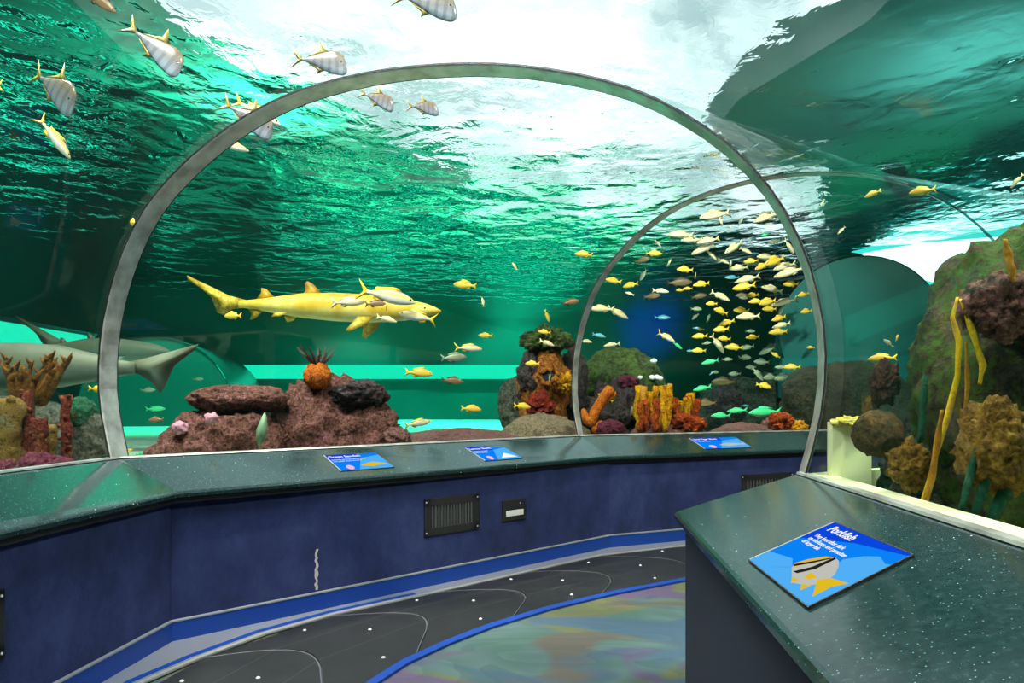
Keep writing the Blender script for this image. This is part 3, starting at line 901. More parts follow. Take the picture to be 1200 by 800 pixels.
# information screens -------------------------------------------------
def screen(corners, lab, title, lines, kind):
    """corners: top-left, top-right, bottom-right, bottom-left on the counter, as read by a visitor"""
    tl, tr, br, bl = [Vector(c) for c in corners]
    ux = (tr - tl).normalized()
    uy = (tl - bl); uy = (uy - ux * uy.dot(ux)).normalized()
    uz = ux.cross(uy)
    W, H = ((tr - tl).length + (br - bl).length) / 2, (tl - bl).dot(uy)
    SX = (tl - bl).dot(ux)
    root = empty('info_screen', bl, lab, 'screen')
    root.rotation_euler = Matrix((ux, uy, uz)).transposed().to_euler()
    def plate(nm, pts, mat, z, th=0.0015):
        n = len(pts)
        vs_ = [(x * W + y * SX, y * H, z - th) for x, y in pts] + [(x * W + y * SX, y * H, z) for x, y in pts]
        return mesh(nm, vs_, [list(range(n, 2 * n))] + [[i, (i + 1) % n, n + (i + 1) % n, n + i] for i in range(n)], mat, root)
    bm = bmesh.new()
    e = 0.005
    for lo, hi in (((-e, -e, -0.006), (W + e, 0, 0.003)), ((-e, H, -0.006), (W + e, H + e, 0.004)), ((W, 0, -0.006), (W + e, H, 0.004))):
        box_bm(bm, lo, hi, 0.0015)
    lip = bmesh.new(); box_bm(lip, (-e, 0, -0.006), (0, H, 0.005), 0.001)
    for q in (bm, lip):
        for v_ in q.verts:
            v_.co.x += v_.co.y / H * SX
    bmobj('frame', bm, M['black'], root)  # black edging paints the shadow of a recessed screen
    bmobj('side_lip', lip, M['alu'], root)
    plate('display', [(0, 0), (1, 0), (1, 1), (0, 1)], M['scr_mid'], 0.002)
    def text(nm, s, x, y, size, mat, z=0.0032, bold=0.0, shear=0.0):
        cu = bpy.data.curves.new(nm, 'FONT')
        cu.body = s
        cu.size = size
        cu.extrude = 0.0002
        cu.materials.append(mat)
        cu.offset = bold
        tmp = bpy.data.objects.new(nm, cu)
        col.objects.link(tmp)
        me = bpy.data.meshes.new_from_object(tmp.evaluated_get(bpy.context.evaluated_depsgraph_get()))
        bpy.data.objects.remove(tmp)
        for v_ in me.vertices:
            v_.co.x += v_.co.y * (shear + SX / H)
        o = bpy.data.objects.new(nm, me)
        o.location = (x * W + y * SX, y * H, z)
        o.parent = root
        col.objects.link(o)
        return o
    if kind == 'porkfish':
        plate('banner', [(0, 0.58), (0.22, 0.70), (0.50, 0.84), (1, 0.97), (1, 1), (0, 1.0)], M['scr_deep'], 0.0024)
        plate('sea_band', [(0.19, 0), (0.39, 0.18), (0.69, 0.5), (0.65, 0.59), (0.74, 0.74), (0.84, 0.82), (0.95, 0.77), (1, 0.79), (1, 0)], M['scr_light'], 0.0024)
        plate('sea_band', [(0, 0), (0.19, 0), (0.42, 0.22), (0.30, 0.30), (0, 0.22)], M['scr_light'], 0.0024)
        body = [(0.64, 0.08), (0.43, 0.21), (0.39, 0.27), (0.42, 0.38), (0.5, 0.52), (0.58, 0.565), (0.65, 0.55), (0.72, 0.49), (0.79, 0.40), (0.82, 0.31), (0.81, 0.23), (0.77, 0.15), (0.71, 0.12)]
        plate('fish_body', body, M['scr_silver'], 0.0030)
        plate('fish_back', [(0.43, 0.21), (0.39, 0.27), (0.42, 0.38), (0.5, 0.52), (0.58, 0.565), (0.56, 0.50), (0.50, 0.38), (0.45, 0.25)], M['scr_yellow'], 0.0032)
        plate('stripe', [(0.40, 0.25), (0.49, 0.41), (0.555, 0.535), (0.57, 0.53), (0.51, 0.38), (0.43, 0.23)], M['scr_black'], 0.0034)
        plate('stripe', [(0.50, 0.18), (0.56, 0.34), (0.575, 0.56), (0.605, 0.555), (0.61, 0.34), (0.55, 0.19)], M['scr_black'], 0.0036)
        plate('fish_tail', [(0.76, 0.25), (0.82, 0.19), (0.92, 0.09), (0.915, 0.27), (0.97, 0.39), (0.82, 0.345)], M['scr_yellow'], 0.0034)
        plate('fish_fin', [(0.63, 0.28), (0.72, 0.27), (0.71, 0.21), (0.64, 0.20)], M['scr_yellow'], 0.0037)
        plate('fish_fin', [(0.64, 0.07), (0.57, 0.13), (0.65, 0.15)], M['scr_yellow'], 0.0034)
        plate('fish_fin', [(0.71, 0.13), (0.78, 0.07), (0.79, 0.16)], M['scr_yellow'], 0.0034)
        o = text('lettering', title, 0.08, 0.84, 0.062, M['scr_white'], bold=0.0012, shear=0.2)
        for j, s in enumerate(lines):
            text('caption', s, 0.08, 0.69 - 0.075 * j, 0.030, M['scr_white'], bold=0.0004)
    else:
        plate('banner', [(0, 0.70), (0.6, 0.72), (0.62, 1.0), (0, 1.0)], M['scr_deep'], 0.0024)
        plate('sea_band', [(0.34, 0), (1, 0), (1, 0.85), (0.6, 0.7)], M['scr_light'], 0.0024)
        body = {'sawfish': [(0.44, 0.24), (0.60, 0.36), (0.72, 0.42), (0.86, 0.34), (1.0 - 0.03, 0.24), (0.84, 0.22), (0.64, 0.14)],
                'ray': [(0.50, 0.12), (0.64, 0.30), (0.74, 0.44), (0.84, 0.30), (0.94, 0.12)],
                'shark': [(0.40, 0.30), (0.56, 0.44), (0.76, 0.44), (0.90, 0.36), (0.96, 0.50), (0.97, 0.26), (0.84, 0.28), (0.60, 0.18)]}[kind]
        plate('fish_picture', body, M['scr_yellow'] if kind == 'sawfish' else (M['scr_white'] if kind == 'ray' else M['scr_silver']), 0.0030)
        n = 12
        plate('badge', [(0.22 + 0.07 * math.cos(2 * math.pi * j / n), 0.17 + 0.13 * math.sin(2 * math.pi * j / n)) for j in range(n)], M['scr_pink'], 0.0031)
        o = text('lettering', title, 0.03, 0.80, 0.050, M['scr_white'], bold=0.0010)
        for j, s in enumerate(lines):
            text('caption', s, 0.04, 0.64 - 0.1 * j, 0.024, M['scr_white'])
    return root

def on_counter(F0, F1, B0, s, t, zf=1.0, zb=1.2, lift=0.003):
    """point on the sloped top: s metres along from F0, t 0 front .. 1 back"""
    f0, f1, b0 = Vector((*F0, zf)), Vector((*F1, zf)), Vector((*B0, zb))
    u = (f1 - f0).normalized()
    back = b0 - f0
    back -= u * back.dot(u)
    nrm = u.cross(back).normalized()
    return f0 + u * s + back * t + nrm * lift
def screen_at(F0, F1, B0, s0, s1, t0, t1, flip=False, **kw):
    a, b = (s1, s0) if flip else (s0, s1)
    c = [on_counter(F0, F1, B0, a, t1), on_counter(F0, F1, B0, b, t1), on_counter(F0, F1, B0, b, t0), on_counter(F0, F1, B0, a, t0)]
    return screen(c, **kw)
def s_of(F0, F1, p):
    return along(F0, F1, p[:2])
# front wall counter
sA = [s_of(Cf[1], Cf[2], p) for p in ((-1.549, 5.607), (-1.10, 5.83), (-0.42, 6.58), (0.0, 6.81))]
screen_at(Cf[1], Cf[2], Lb[1], sA[0] + .02, sA[1] + .02, 0.22, 0.74, lab='blue information screen in the counter nearest the big hoop base, with a yellowish fish', title='Green Sawfish', lines=['Look for its long toothed snout', 'as it glides above the sand'], kind='sawfish')
screen_at(Cf[1], Cf[2], Lb[1], sA[2], sA[3], 0.2, 0.74, lab='blue information screen in the counter between the other two small screens, white picture', title='Lemon Shark', lines=['Listen for its quiet', 'way of moving'], kind='ray')
sB = [s_of(Cf[2], Cf[3], p) for p in ((2.242, 8.2), (2.81, 8.45))]
screen_at(Cf[2], Cf[3], Lb[2], sB[0] - .05, sB[1] + .02, 0.2, 0.74, lab='blue information screen on the far counter beyond the small hoop, shark picture', title='Sand Tiger Shark', lines=['A calm night hunter'], kind='shark')
# near counter: top-left lies at the far end of the panel
kc = [Vector((1.231, 2.605, 1.133)), Vector((1.192, 2.008, 1.138)), Vector((0.804, 1.903, 1.029)), Vector((0.852, 2.443, 1.028))]
u = (kc[1] - kc[0]).normalized()
screen([kc[0] + Vector((0, 0, .0025)), kc[1] + Vector((0, 0, .0025)), kc[2] + Vector((0, 0, .0025)), kc[3] + Vector((0, 0, .0025))],
       'large bright blue screen titled Porkfish in the near right counter', 'Porkfish', ['They feed after dark', 'on molluscs, and parasites', 'of larger fish'], 'porkfish')

# ------------------------------------------------------------------ fish
def loft_body(stations, k=12):
    """stations: (x, top, bottom, halfwidth)"""
    vs_, fs = [], []
    for x, t, b, hw in stations:
        zc, hh = (t + b) / 2, (t - b) / 2
        for j in range(k):
            a = 2 * math.pi * j / k
            vs_.append((x, math.cos(a) * hw * (1 if abs(math.sin(a)) < .95 else 0.6), zc + math.sin(a) * hh))
    for i in range(len(stations) - 1):
        for j in range(k):
            a, b = i * k + j, i * k + (j + 1) % k
            fs.append([a, b, b + k, a + k])
    fs.append(list(range(k)))
    fs.append([(len(stations) - 1) * k + j for j in range(k)][::-1])
    return vs_, fs
def fin_mesh(outline, ctr, th):
    n = len(outline)
    vs_ = [(x, 0, z) for x, z in outline] + [(ctr[0], th, ctr[1]), (ctr[0], -th, ctr[1])]
    fs = [[i, (i + 1) % n, n] for i in range(n)] + [[(i + 1) % n, i, n + 1] for i in range(n)]
    return vs_, fs
def raw_mesh(name, vf, mat, smooth=True, xf=None):
    me = bpy.data.meshes.new(name)
    vs_ = [Vector(v) for v in vf[0]]
    if xf is not None:
        vs_ = [xf @ v for v in vs_]
    me.from_pydata([tuple(v) for v in vs_], [], vf[1])
    bm = bmesh.new(); bm.from_mesh(me)
    bmesh.ops.recalc_face_normals(bm, faces=bm.faces)
    bm.to_mesh(me); bm.free()
    if smooth:
        me.polygons.foreach_set('use_smooth', [True] * len(me.polygons))
    me.materials.append(mat)
    return me
def eye_mesh(name, p, r):
    bm = bmesh.new()
    for s in (-1, 1):
        bmesh.ops.create_uvsphere(bm, u_segments=8, v_segments=6, radius=r, matrix=Matrix.Translation((p[0], s * p[1], p[2])))
    me = bpy.data.meshes.new(name)
    bm.to_mesh(me); bm.free()
    me.materials.append(M['eye'])
    return me
GRUNT = [(0.5, 0.0, -0.02, 0.006), (0.47, 0.035, -0.04, 0.025), (0.40, 0.085, -0.075, 0.045), (0.30, 0.135, -0.11, 0.062), (0.18, 0.165, -0.135, 0.072),
         (0.05, 0.165, -0.135, 0.072), (-0.08, 0.135, -0.11, 0.06), (-0.20, 0.085, -0.07, 0.04), (-0.29, 0.048, -0.042, 0.022), (-0.36, 0.042, -0.038, 0.010)]
SLIM = [(x, t * 0.78, b * 0.82, w_) for x, t, b, w_ in GRUNT]
LOOK = [(0.485, -0.09, -0.15, 0.008), (0.46, 0.03, -0.19, 0.022), (0.41, 0.14, -0.215, 0.034), (0.33, 0.21, -0.22, 0.042), (0.2, 0.225, -0.205, 0.046), (0.06, 0.185, -0.165, 0.044),
        (-0.08, 0.125, -0.11, 0.036), (-0.2, 0.068, -0.06, 0.024), (-0.29, 0.030, -0.028, 0.014), (-0.34, 0.024, -0.024, 0.008)]
TAIL = [(-0.33, 0.040), (-0.41, 0.09), (-0.5, 0.16), (-0.475, 0.07), (-0.44, 0.0), (-0.475, -0.07), (-0.5, -0.16), (-0.41, -0.09), (-0.33, -0.038)]
TAIL2 = [(-0.32, 0.022), (-0.42, 0.09), (-0.54, 0.20), (-0.47, 0.08), (-0.42, 0.0), (-0.47, -0.08), (-0.54, -0.20), (-0.42, -0.09), (-0.32, -0.022)]
DORS = [(0.24, 0.145), (0.17, 0.215), (0.08, 0.225), (-0.04, 0.195), (-0.13, 0.17), (-0.22, 0.15), (-0.24, 0.07), (-0.1, 0.11), (0.1, 0.15)]
ANAL = [(-0.04, -0.11), (-0.10, -0.18), (-0.16, -0.16), (-0.24, -0.11), (-0.22, -0.05), (-0.12, -0.08)]
KINDS = {}
def fish_kind(key, stations, skin, fin, tail=TAIL, zs=1.0, look=False, tailmat=None, eye=True):
    tailmat = tailmat or fin
    d = {}
    d['body'] = raw_mesh('body', loft_body(stations), M[skin])
    parts = [('tail_fin', raw_mesh('tail_fin', fin_mesh(tail, (-0.37, 0), 0.012), M[tailmat]))]
    if look:
        parts.append(('dorsal_fin', raw_mesh('dorsal_fin', fin_mesh([(0.14, 0.20), (0.04, 0.255), (-0.05, 0.40), (-0.03, 0.22), (-0.12, 0.145), (-0.26, 0.055), (-0.1, 0.10)], (0.0, 0.18), 0.006), M[fin])))
        parts.append(('anal_fin', raw_mesh('anal_fin', fin_mesh([(0.08, -0.16), (0.0, -0.205), (-0.06, -0.25), (-0.05, -0.175), (-0.12, -0.125), (-0.26, -0.05), (-0.1, -0.08)], (-0.02, -0.15), 0.006), M[fin])))
        parts.append(('eyes', eye_mesh('eyes', (0.37, 0.030, 0.03), 0.016)))
    else:
        parts.append(('dorsal_fin', raw_mesh('dorsal_fin', fin_mesh([(x, z * zs) for x, z in DORS], (0.0, 0.15 * zs), 0.010), M[fin])))
        parts.append(('anal_fin', raw_mesh('anal_fin', fin_mesh([(x, z * zs) for x, z in ANAL], (-0.13, -0.11 * zs), 0.008), M[fin])))
        parts.append(('eyes', eye_mesh('eyes', (0.40, 0.038, 0.03 * zs), 0.020)))
        for s in (1, -1):
            xf = Matrix.Translation((0.2, 0.066 * s, -0.03 * zs)) @ Matrix.Rotation(R(28 * s), 4, 'Z') @ Matrix.Rotation(R(12), 4, 'Y')
            parts.append(('pectoral_fin', raw_mesh('pectoral_fin', fin_mesh([(0.0, 0.02), (-0.1, 0.03), (-0.16, -0.01), (-0.08, -0.04), (0.0, -0.02)], (-0.06, 0.0), 0.004), M[fin], xf=xf)))
    d['parts'] = parts
    KINDS[key] = d
fish_kind('Y', GRUNT, 'skin_yellow', 'fin_yellow')
fish_kind('P', SLIM, 'skin_pale', 'fin_pale', zs=0.8)
fish_kind('G', GRUNT, 'skin_grey', 'fin_grey')
fish_kind('K', GRUNT, 'skin_brown', 'fin_brown')
fish_kind('B', SLIM, 'skin_blue', 'fin_blue', zs=0.8)
fish_kind('E', SLIM, 'skin_green', 'fin_green', zs=0.8)
fish_kind('W', SLIM, 'skin_white', 'fin_yellow', tail=TAIL2, zs=0.8)
fish_kind('L', LOOK, 'skin_silver', 'fin_silver', tail=TAIL2, look=True)

def fish(kind, px, py, lpx, ang, Y, label, group=None, yaw=None, name=None, roll=0.0):
    d = KINDS[kind]
    yaw = random.uniform(-25, 25) if yaw is None else yaw
    L = lpx / 800 * Y / max(0.45, math.cos(R(yaw)))
    c = at(px, py, Y)
    a = R(ang)
    fwd = Vector((math.cos(a) * math.cos(R(yaw)), math.sin(R(yaw)), math.sin(a) * math.cos(R(yaw))))
    up = Vector((0, 0, 1)) - fwd * fwd.z
    if up.length < 0.3:
        up = Vector((1, 0, 0)) - fwd * fwd.x
    up.normalize()
    lat = up.cross(fwd)
    if roll:
        q = Matrix.Rotation(R(roll), 3, fwd); up = q @ up; lat = q @ lat
    m = Matrix((fwd, lat, up)).transposed().to_4x4() * L
    m[3][3] = 1
    m.translation = c
    o = bpy.data.objects.new(name or {'Y': 'grunt', 'P': 'snapper', 'G': 'grey_grunt', 'K': 'brown_fish', 'B': 'blue_fish', 'E': 'parrotfish', 'W': 'yellowtail_snapper', 'L': 'lookdown'}[kind], d['body'])
    col.objects.link(o)
    o.matrix_world = m
    tag(o, label, 'fish', group)
    for nm, me in d['parts']:
        if lpx < 17 and nm in ('eyes', 'pectoral_fin'):
            continue
        q = bpy.data.objects.new(nm, me)
        q.parent = o
        col.objects.link(q)
    return o

random.seed(11)
# fish that stand alone
ALONE = [
    ('L', 182, 56, 70, -38, 5.0, 'silver lookdown against the white skylight at top left, nose down', 18),
    ('L', 64, 104, 80, -38, 4.9, 'pale silver lookdown high at the left over dark water, nose down', -15),
    ('W', 64, 162, 44, -62, 4.6, 'small fish with bright yellow forked tail diving below the left lookdown', 30),
    ('W', -16, 104, 44, 185, 4.9, 'fish cut by the left edge, only its yellow tail in view', 10),
    ('K', 117, 2, 40, -32, 5.0, 'dark fish cut by the top edge left of the silver lookdown', 10),
    ('L', 376, 72, 62, -2, 4.7, 'white lookdown with yellow tail above the top left of the big hoop', 10),
    ('L', 291, 138, 62, -28, 4.9, 'striped silver lookdown partly behind the left shoulder of the big hoop', 15),
    ('W', 302, 132, 52, -24, 5.5, 'brownish fish swimming just above the striped lookdown at the hoop', 20),
    ('W', 272, 171, 34, -10, 5.2, 'small pale fish tucked against the outside of the hoop at upper left', 25),
    ('L', 442, 116, 40, -14, 5.4, 'small lookdown with a gold back just under the top of the big hoop', 20),
    ('L', 496, 126, 36, 2, 5.4, 'white faded lookdown under the top of the big hoop, right of the gold one', 20),
    ('L', 500, 3, 74, -8, 4.65, 'silver lookdown cut by the top edge above the big hoop', 10),
    ('Y', 156, 261, 18, 160, 5.6, 'round orange yellow fish just outside the left side of the big hoop', 45),
    ('W', 454, 347, 66, -12, 6.8, 'large grey snapper with yellow tail overlapping the head of the yellow shark', 10),
    ('P', 409, 354, 40, 4, 6.8, 'pale snapper lying along the flank of the yellow shark', 10),
    ('K', 440, 356, 24, 4, 6.75, 'small gold brown fish in front of the yellow shark under the grey snapper', 10),
    ('P', 453, 374, 24, -14, 6.75, 'small white fish just below the throat of the yellow shark', 10),
    ('W', 489, 371, 46, 168, 6.95, 'white snapper with yellow tail swimming left below the shark snout', 10),
    ('Y', 273, 370, 24, 178, 6.4, 'small white and yellow fish below the tail of the yellow shark', 20),
    ('Y', 545, 334, 28, 172, 8, 'yellow grunt with brown patch right of the yellow shark snout', 15),
    ('P', 566, 354, 12, 100, 9, 'tiny pale fish hanging upright in mid water, right of the yellow shark', 10),
    ('P', 603, 312, 12, 120, 9, 'tiny white fish near the water surface left of the small hoop', 20),
    ('Y', 684, 298, 21, 172, 8, 'yellow grunt just left of the small hoop near the water surface', 15),
    ('K', 669, 354, 21, 12, 8.5, 'dull orange fish left of the small hoop beside a diving yellow fish', 15),
    ('Y', 641, 370, 15, -68, 8.5, 'small yellow fish diving above the mossy cap of the orange pillar', 20),
    ('Y', 638, 389, 15, 172, 8.0, 'tiny yellow fish in front of the mossy cap of the orange pillar', 15),
    ('P', 641, 402, 19, -18, 8.0, 'grey white fish in front of the mossy cap, just below a yellow one', 15),
    ('Y', 569, 393, 17, 176, 9.5, 'tiny yellow green fish in open water left of the orange pillar', 15),
    ('W', 549, 408, 32, -2, 7.5, 'white fish with orange yellow tail in open water, uppermost of a close pair', 15),
    ('G', 532, 419, 30, 4, 7.6, 'grey fish with dark tail just below the white yellow-tailed fish', 15),
    ('Y', 491, 437, 32, -4, 7.2, 'orange yellow fish in front of the green light strip', 10),
    ('K', 530, 446, 26, -4, 8.0, 'dark brown fish on the lower edge of the green light strip', 10),
    ('Y', 552, 479, 24, -4, 7.6, 'yellow grunt low between the maroon rocks and the orange pillar', 10),
    ('W', 490, 496, 32, 10, 7.0, 'pale yellow fish skimming the bright sand right of the maroon rocks', 10),
    ('Y', 612, 476, 20, -6, 7.9, 'yellow grunt in front of the pillar base beside the red sponge', 20),
    ('Y', 624, 426, 17, 178, 8.0, 'yellow green fish on the upper left side of the orange pillar', 20),
    ('G', 644, 443, 11, 80, 8.0, 'small green fish at the dark hole of the orange pillar', 30),
    ('Y', 116, 456, 22, -6, 5.6, 'yellow fish beside the left foot of the big hoop above the grey rock', 15),
    ('Y', 147, 529, 15, 20, 6.5, 'tiny yellow green fish low on the bright sand at the left hoop foot', 20),
    ('E', 182, 479, 22, 2, 9.0, 'small green fish left of the maroon rocks in open water', 10),
    ('G', 173, 457, 17, 2, 11.0, 'faint grey fish below the forked tail of the grey shark', 10),
    ('G', 232, 444, 12, 2, 12.0, 'faint fish above the flat maroon slab', 10),
    ('E', 166, 532, 13, 8, 6.6, 'little green fish on the bright sand left of the maroon rocks', 10),
    ('K', 183, 492, 20, 184, 6.1, 'orange and black fish at the left end of the maroon rocks', 10),
    ('Y', 1081, 224, 28, 186, 3.9, 'yellow fish high in dark water above the white light strip', 15),
    ('Y', 1023, 227, 15, 200, 3.7, 'small yellow and white fish left of the yellow one above the light strip', 35),
    ('P', 964, 238, 9, 250, 9.0, 'speck of a pale fish just right of the big hoop shoulder', 20),
    ('P', 986, 270, 11, 230, 9.5, 'tiny pale fish above the dark tunnel tube at right', 20),
    ('P', 1192, 212, 18, 235, 4.3, 'thin pale fish near the right picture edge in dark water', 20),
    ('G', 1041, 402, 13, 130, 3.95, 'small grey fish at the left edge of the mossy boulder', 20),
    ('Y', 1051, 396, 10, 60, 3.9, 'tiny orange fish peeping over the left edge of the mossy boulder', 20),
    ('Y', 1034, 420, 28, 182, 3.85, 'green yellow fish left of the mossy boulder above the red coral', 25),
    ('B', 702, 393, 17, -10, 9.6, 'blue white fish just above the round mossy dome, nose right', 15),
    ('P', 687, 400, 15, -4, 9.6, 'white fish touching the right side of the small hoop', 15),
    ('P', 717, 404, 19, 188, 9.4, 'cream fish resting on top of the round mossy dome', 15),
    ('W', 781, 395, 24, -26, 9.6, 'teal white fish with yellow tail swimming down right of the mossy dome', 15),
    ('E', 794, 405, 14, -34, 9.7, 'green fish trailing right behind the yellow-tailed fish beside the mossy dome', 15),
    ('Y', 710, 466, 20, 152, 9.0, 'yellow fish in front of the orange branching sponge', 15),
    ('G', 740, 482, 13, 75, 8.9, 'green grey fish upright at the left side of the yellow tube sponges', 30),
    ('P', 705, 362, 30, 176, 9.2, 'large tan snapper at the left rim of the small hoop', 10),
    ('P', 724, 367, 28, -25, 9.4, 'tan snapper nose down behind the large one at the small hoop', 10),
]
for k_, px, py, l, a, Y, lab, yw in ALONE:
    fish(k_, px, py, l, a, Y, lab, None, yw)

# the school beyond the small hoop
SCHOOL = [('P', 798, 275, 32, 178), ('P', 811, 281, 27, 182), ('P', 824, 292, 30, 203), ('P', 771, 285, 11, 320), ('Y', 766, 297, 20, 0), ('K', 752, 305, 18, 12),
 ('P', 784, 308, 9, 60), ('Y', 803, 316, 21, 180), ('P', 815, 323, 9, 80), ('G', 754, 322, 15, 240), ('Y', 719, 329, 20, 172), ('Y', 739, 334, 17, 190), ('P', 738, 344, 11, 160),
 ('P', 774, 341, 19, -8), ('K', 764, 347, 19, 4), ('K', 796, 331, 30, 2), ('Y', 797, 340, 10, 180), ('Y', 806, 338, 11, 180), ('Y', 822, 333, 20, 188), ('K', 819, 347, 19, 10),
 ('B', 776, 372, 19, 0), ('G', 816, 362, 14, 0), ('G', 815, 371, 11, 220), ('P', 838, 252, 40, 192), ('P', 845, 260, 11, 110), ('P', 855, 268, 9, 80), ('G', 868, 259, 12, 60), ('P', 897, 255, 32, 200),
 ('E', 897, 275, 13, 200), ('G', 902, 264, 20, 195), ('G', 908, 283, 18, 200), ('P', 925, 289, 22, -45),
 ('P', 830, 282, 28, 192), ('P', 860, 290, 29, 212), ('P', 834, 299, 18, -38), ('P', 848, 306, 15, -20), ('P', 856, 309, 10, 85), ('P', 874, 294, 16, -30), ('B', 884, 297, 10, 0), ('P', 898, 301, 26, 182),
 ('Y', 880, 306, 17, 184), ('Y', 908, 306, 30, 200), ('Y', 893, 312, 20, 205), ('P', 920, 312, 30, 196), ('P', 925, 319, 33, 196), ('P', 866, 314, 26, 188), ('B', 858, 325, 17, 180),
 ('P', 876, 327, 28, 192), ('Y', 872, 336, 25, 188), ('P', 905, 339, 29, 170), ('Y', 927, 333, 21, 182), ('P', 844, 347, 25, -26), ('Y', 882, 346, 16, 186), ('Y', 886, 353, 17, 184),
 ('Y', 900, 354, 25, 194), ('P', 919, 354, 28, 194), ('Y', 902, 362, 19, 182), ('Y', 942, 345, 17, 194), ('Y', 945, 365, 17, 190), ('Y', 834, 356, 15, 182), ('Y', 845, 365, 20, 166),
 ('Y', 869, 364, 21, 178), ('P', 877, 371, 31, 184), ('Y', 913, 373, 20, 196), ('G', 934, 360, 17, 45), ('G', 830, 373, 11, 65), ('K', 870, 346, 16, 180), ('G', 915, 365, 14, 70),
 ('Y', 852, 378, 19, 196), ('Y', 845, 386, 20, 186), ('Y', 849, 397, 17, 178), ('P', 841, 403, 27, -52), ('Y', 860, 407, 21, 176), ('Y', 820, 394, 17, 182), ('K', 821, 386, 10, 180),
 ('Y', 819, 411, 17, 180), ('Y', 882, 395, 15, 182), ('G', 879, 388, 12, 0), ('P', 916, 381, 22, 194), ('Y', 912, 389, 22, 184), ('G', 828, 402, 11, 10), ('E', 832, 424, 19, 192),
 ('G', 873, 419, 17, 2), ('G', 893, 424, 21, 178), ('Y', 909, 416, 13, 150), ('Y', 928, 430, 19, 180), ('G', 899, 411, 19, 205), ('G', 904, 405, 14, 195), ('G', 903, 442, 21, 185), ('G', 918, 442, 25, 190),
 ('G', 888, 438, 20, -48), ('Y', 895, 452, 19, -14), ('G', 932, 449, 22, 182), ('G', 931, 456, 23, 184), ('E', 823, 455, 22, 192), ('E', 897, 483, 42, 182), ('E', 845, 487, 25, 180), ('E', 864, 481, 22, 184),
 ('K', 849, 447, 28, 180), ('K', 828, 472, 25, 180), ('G', 934, 407, 16, 150), ('G', 924, 407, 16, 200), ('G', 936, 424, 15, 210), ('G', 861, 438, 15, 180), ('G', 941, 392, 15, 190), ('G', 876, 407, 15, 190),
 ('G', 852, 421, 12, 0), ('G', 936, 394, 14, 20), ('G', 917, 396, 12, 180), ('B', 809, 411, 9, 180), ('B', 816, 384, 8, 0), ('G', 915, 430, 14, 182), ('Y', 950, 407, 10, 180), ('G', 838, 436, 10, 0), ('G', 880, 430, 12, 180), ('B', 834, 437, 7, 40), ('G', 871, 349, 12, 0), ('B', 873, 475, 9, 0)]
WORD = {'Y': 'yellow grunt', 'P': 'pale tan snapper', 'G': 'grey green grunt', 'K': 'brown grey fish', 'B': 'small blue white fish', 'E': 'bright green fish'}
def zone(px, py):
    v = 'top' if py < 300 else ('upper' if py < 335 else ('middle' if py < 365 else ('lower' if py < 412 else 'bottom')))
    hz = 'left' if px < 790 else ('inner' if px < 856 else ('central' if px < 900 else 'hoop side'))
    return v, hz
cells = {}
for it in SCHOOL:
    cells.setdefault((it[0], zone(it[1], it[2])), []).append(it)
ORD = ['first', 'second', 'third', 'fourth', 'fifth', 'sixth', 'seventh', 'eighth']
HZ = {'left': 'left fringe', 'inner': 'left half', 'central': 'centre', 'hoop side': 'near the big hoop'}
for (k_, (v, hz)), items in cells.items():
    xs = sorted(items, key=lambda t: t[1])
    for j, (kk, px, py, l, a) in enumerate(xs):
        place = 'in the %s row of the school, %s' % (v, HZ[hz])
        if len(xs) == 1:
            lab = 'only %s %s' % (WORD[kk], place)
        else:
            lab = '%s %s from left, %s' % (ORD[j], WORD[kk], place.replace('in the ', '', 1))
        bright = kk in 'YP'
        Y = random.uniform(9.9, 10.9) if bright else random.uniform(10.9, 12.6)
        if kk == 'E':
            Y = random.uniform(9.8, 10.4)
        fish(kk, px, py, l, a, Y, lab, 'schooling fish beyond the small hoop')

# sharks
def shark(name, lab, skin, nose, tail, Y0, Y1, st, fins, girth=1.0):
    a, b = at(*nose, Y0), at(*tail, Y1)
    fwd = (a - b)
    L = fwd.length
    fwd.normalize()
    up = (Vector((0, 0, 1)) - fwd * fwd.z).normalized()
    lat = up.cross(fwd)
    root = empty(name, (0, 0, 0), lab, 'shark')
    m = Matrix((fwd, lat, up)).transposed().to_4x4() * L
    m[3][3] = 1
    m.translation = (a + b) / 2
    root.matrix_world = m
    me = raw_mesh('body', loft_body(st, 18), M[skin])
    o = link('body', me, root)
    for nm, outline, ctr, xf in fins:
        link(nm, raw_mesh(nm, fin_mesh(outline, ctr, 0.006), M['fin_tiger'] if skin == 'skin_tiger' and 'dorsal' not in nm else M[skin], xf=xf), root)
    link('eyes', eye_mesh('eyes', (0.44, 0.024, 0.005), 0.005), root)
    for j in range(5):
        x = 0.30 - 0.016 * j
        for s in (-1, 1):
            bm = bmesh.new()
            hw = 0.05
            vs_ = [bm.verts.new((x + 0.003 * t * t * 3, s * (hw * math.cos(t) * 0.98 + 0.0015), -0.002 + 0.055 * math.sin(t) * 0.7)) for t in [-0.5 + 0.2 * q for q in range(6)]]
            vs2 = [bm.verts.new(v.co + Vector((-0.003, 0, 0))) for v in vs_]
            for q in range(5):
                bm.faces.new((vs_[q], vs_[q + 1], vs2[q + 1], vs2[q]))
            bmobj('gill_slit', bm, M['gill'], root)
    return root
TIGER = [(0.5, 0.002, -0.006, 0.004), (0.475, 0.014, -0.016, 0.018), (0.44, 0.026, -0.026, 0.028), (0.38, 0.038, -0.040, 0.040), (0.30, 0.047, -0.050, 0.050), (0.20, 0.054, -0.056, 0.055), (0.08, 0.056, -0.054, 0.054), (-0.04, 0.050, -0.046, 0.047),
         (-0.13, 0.036, -0.034, 0.036), (-0.20, 0.024, -0.024, 0.025), (-0.26, 0.016, -0.016, 0.016), (-0.29, 0.014, -0.014, 0.008)]
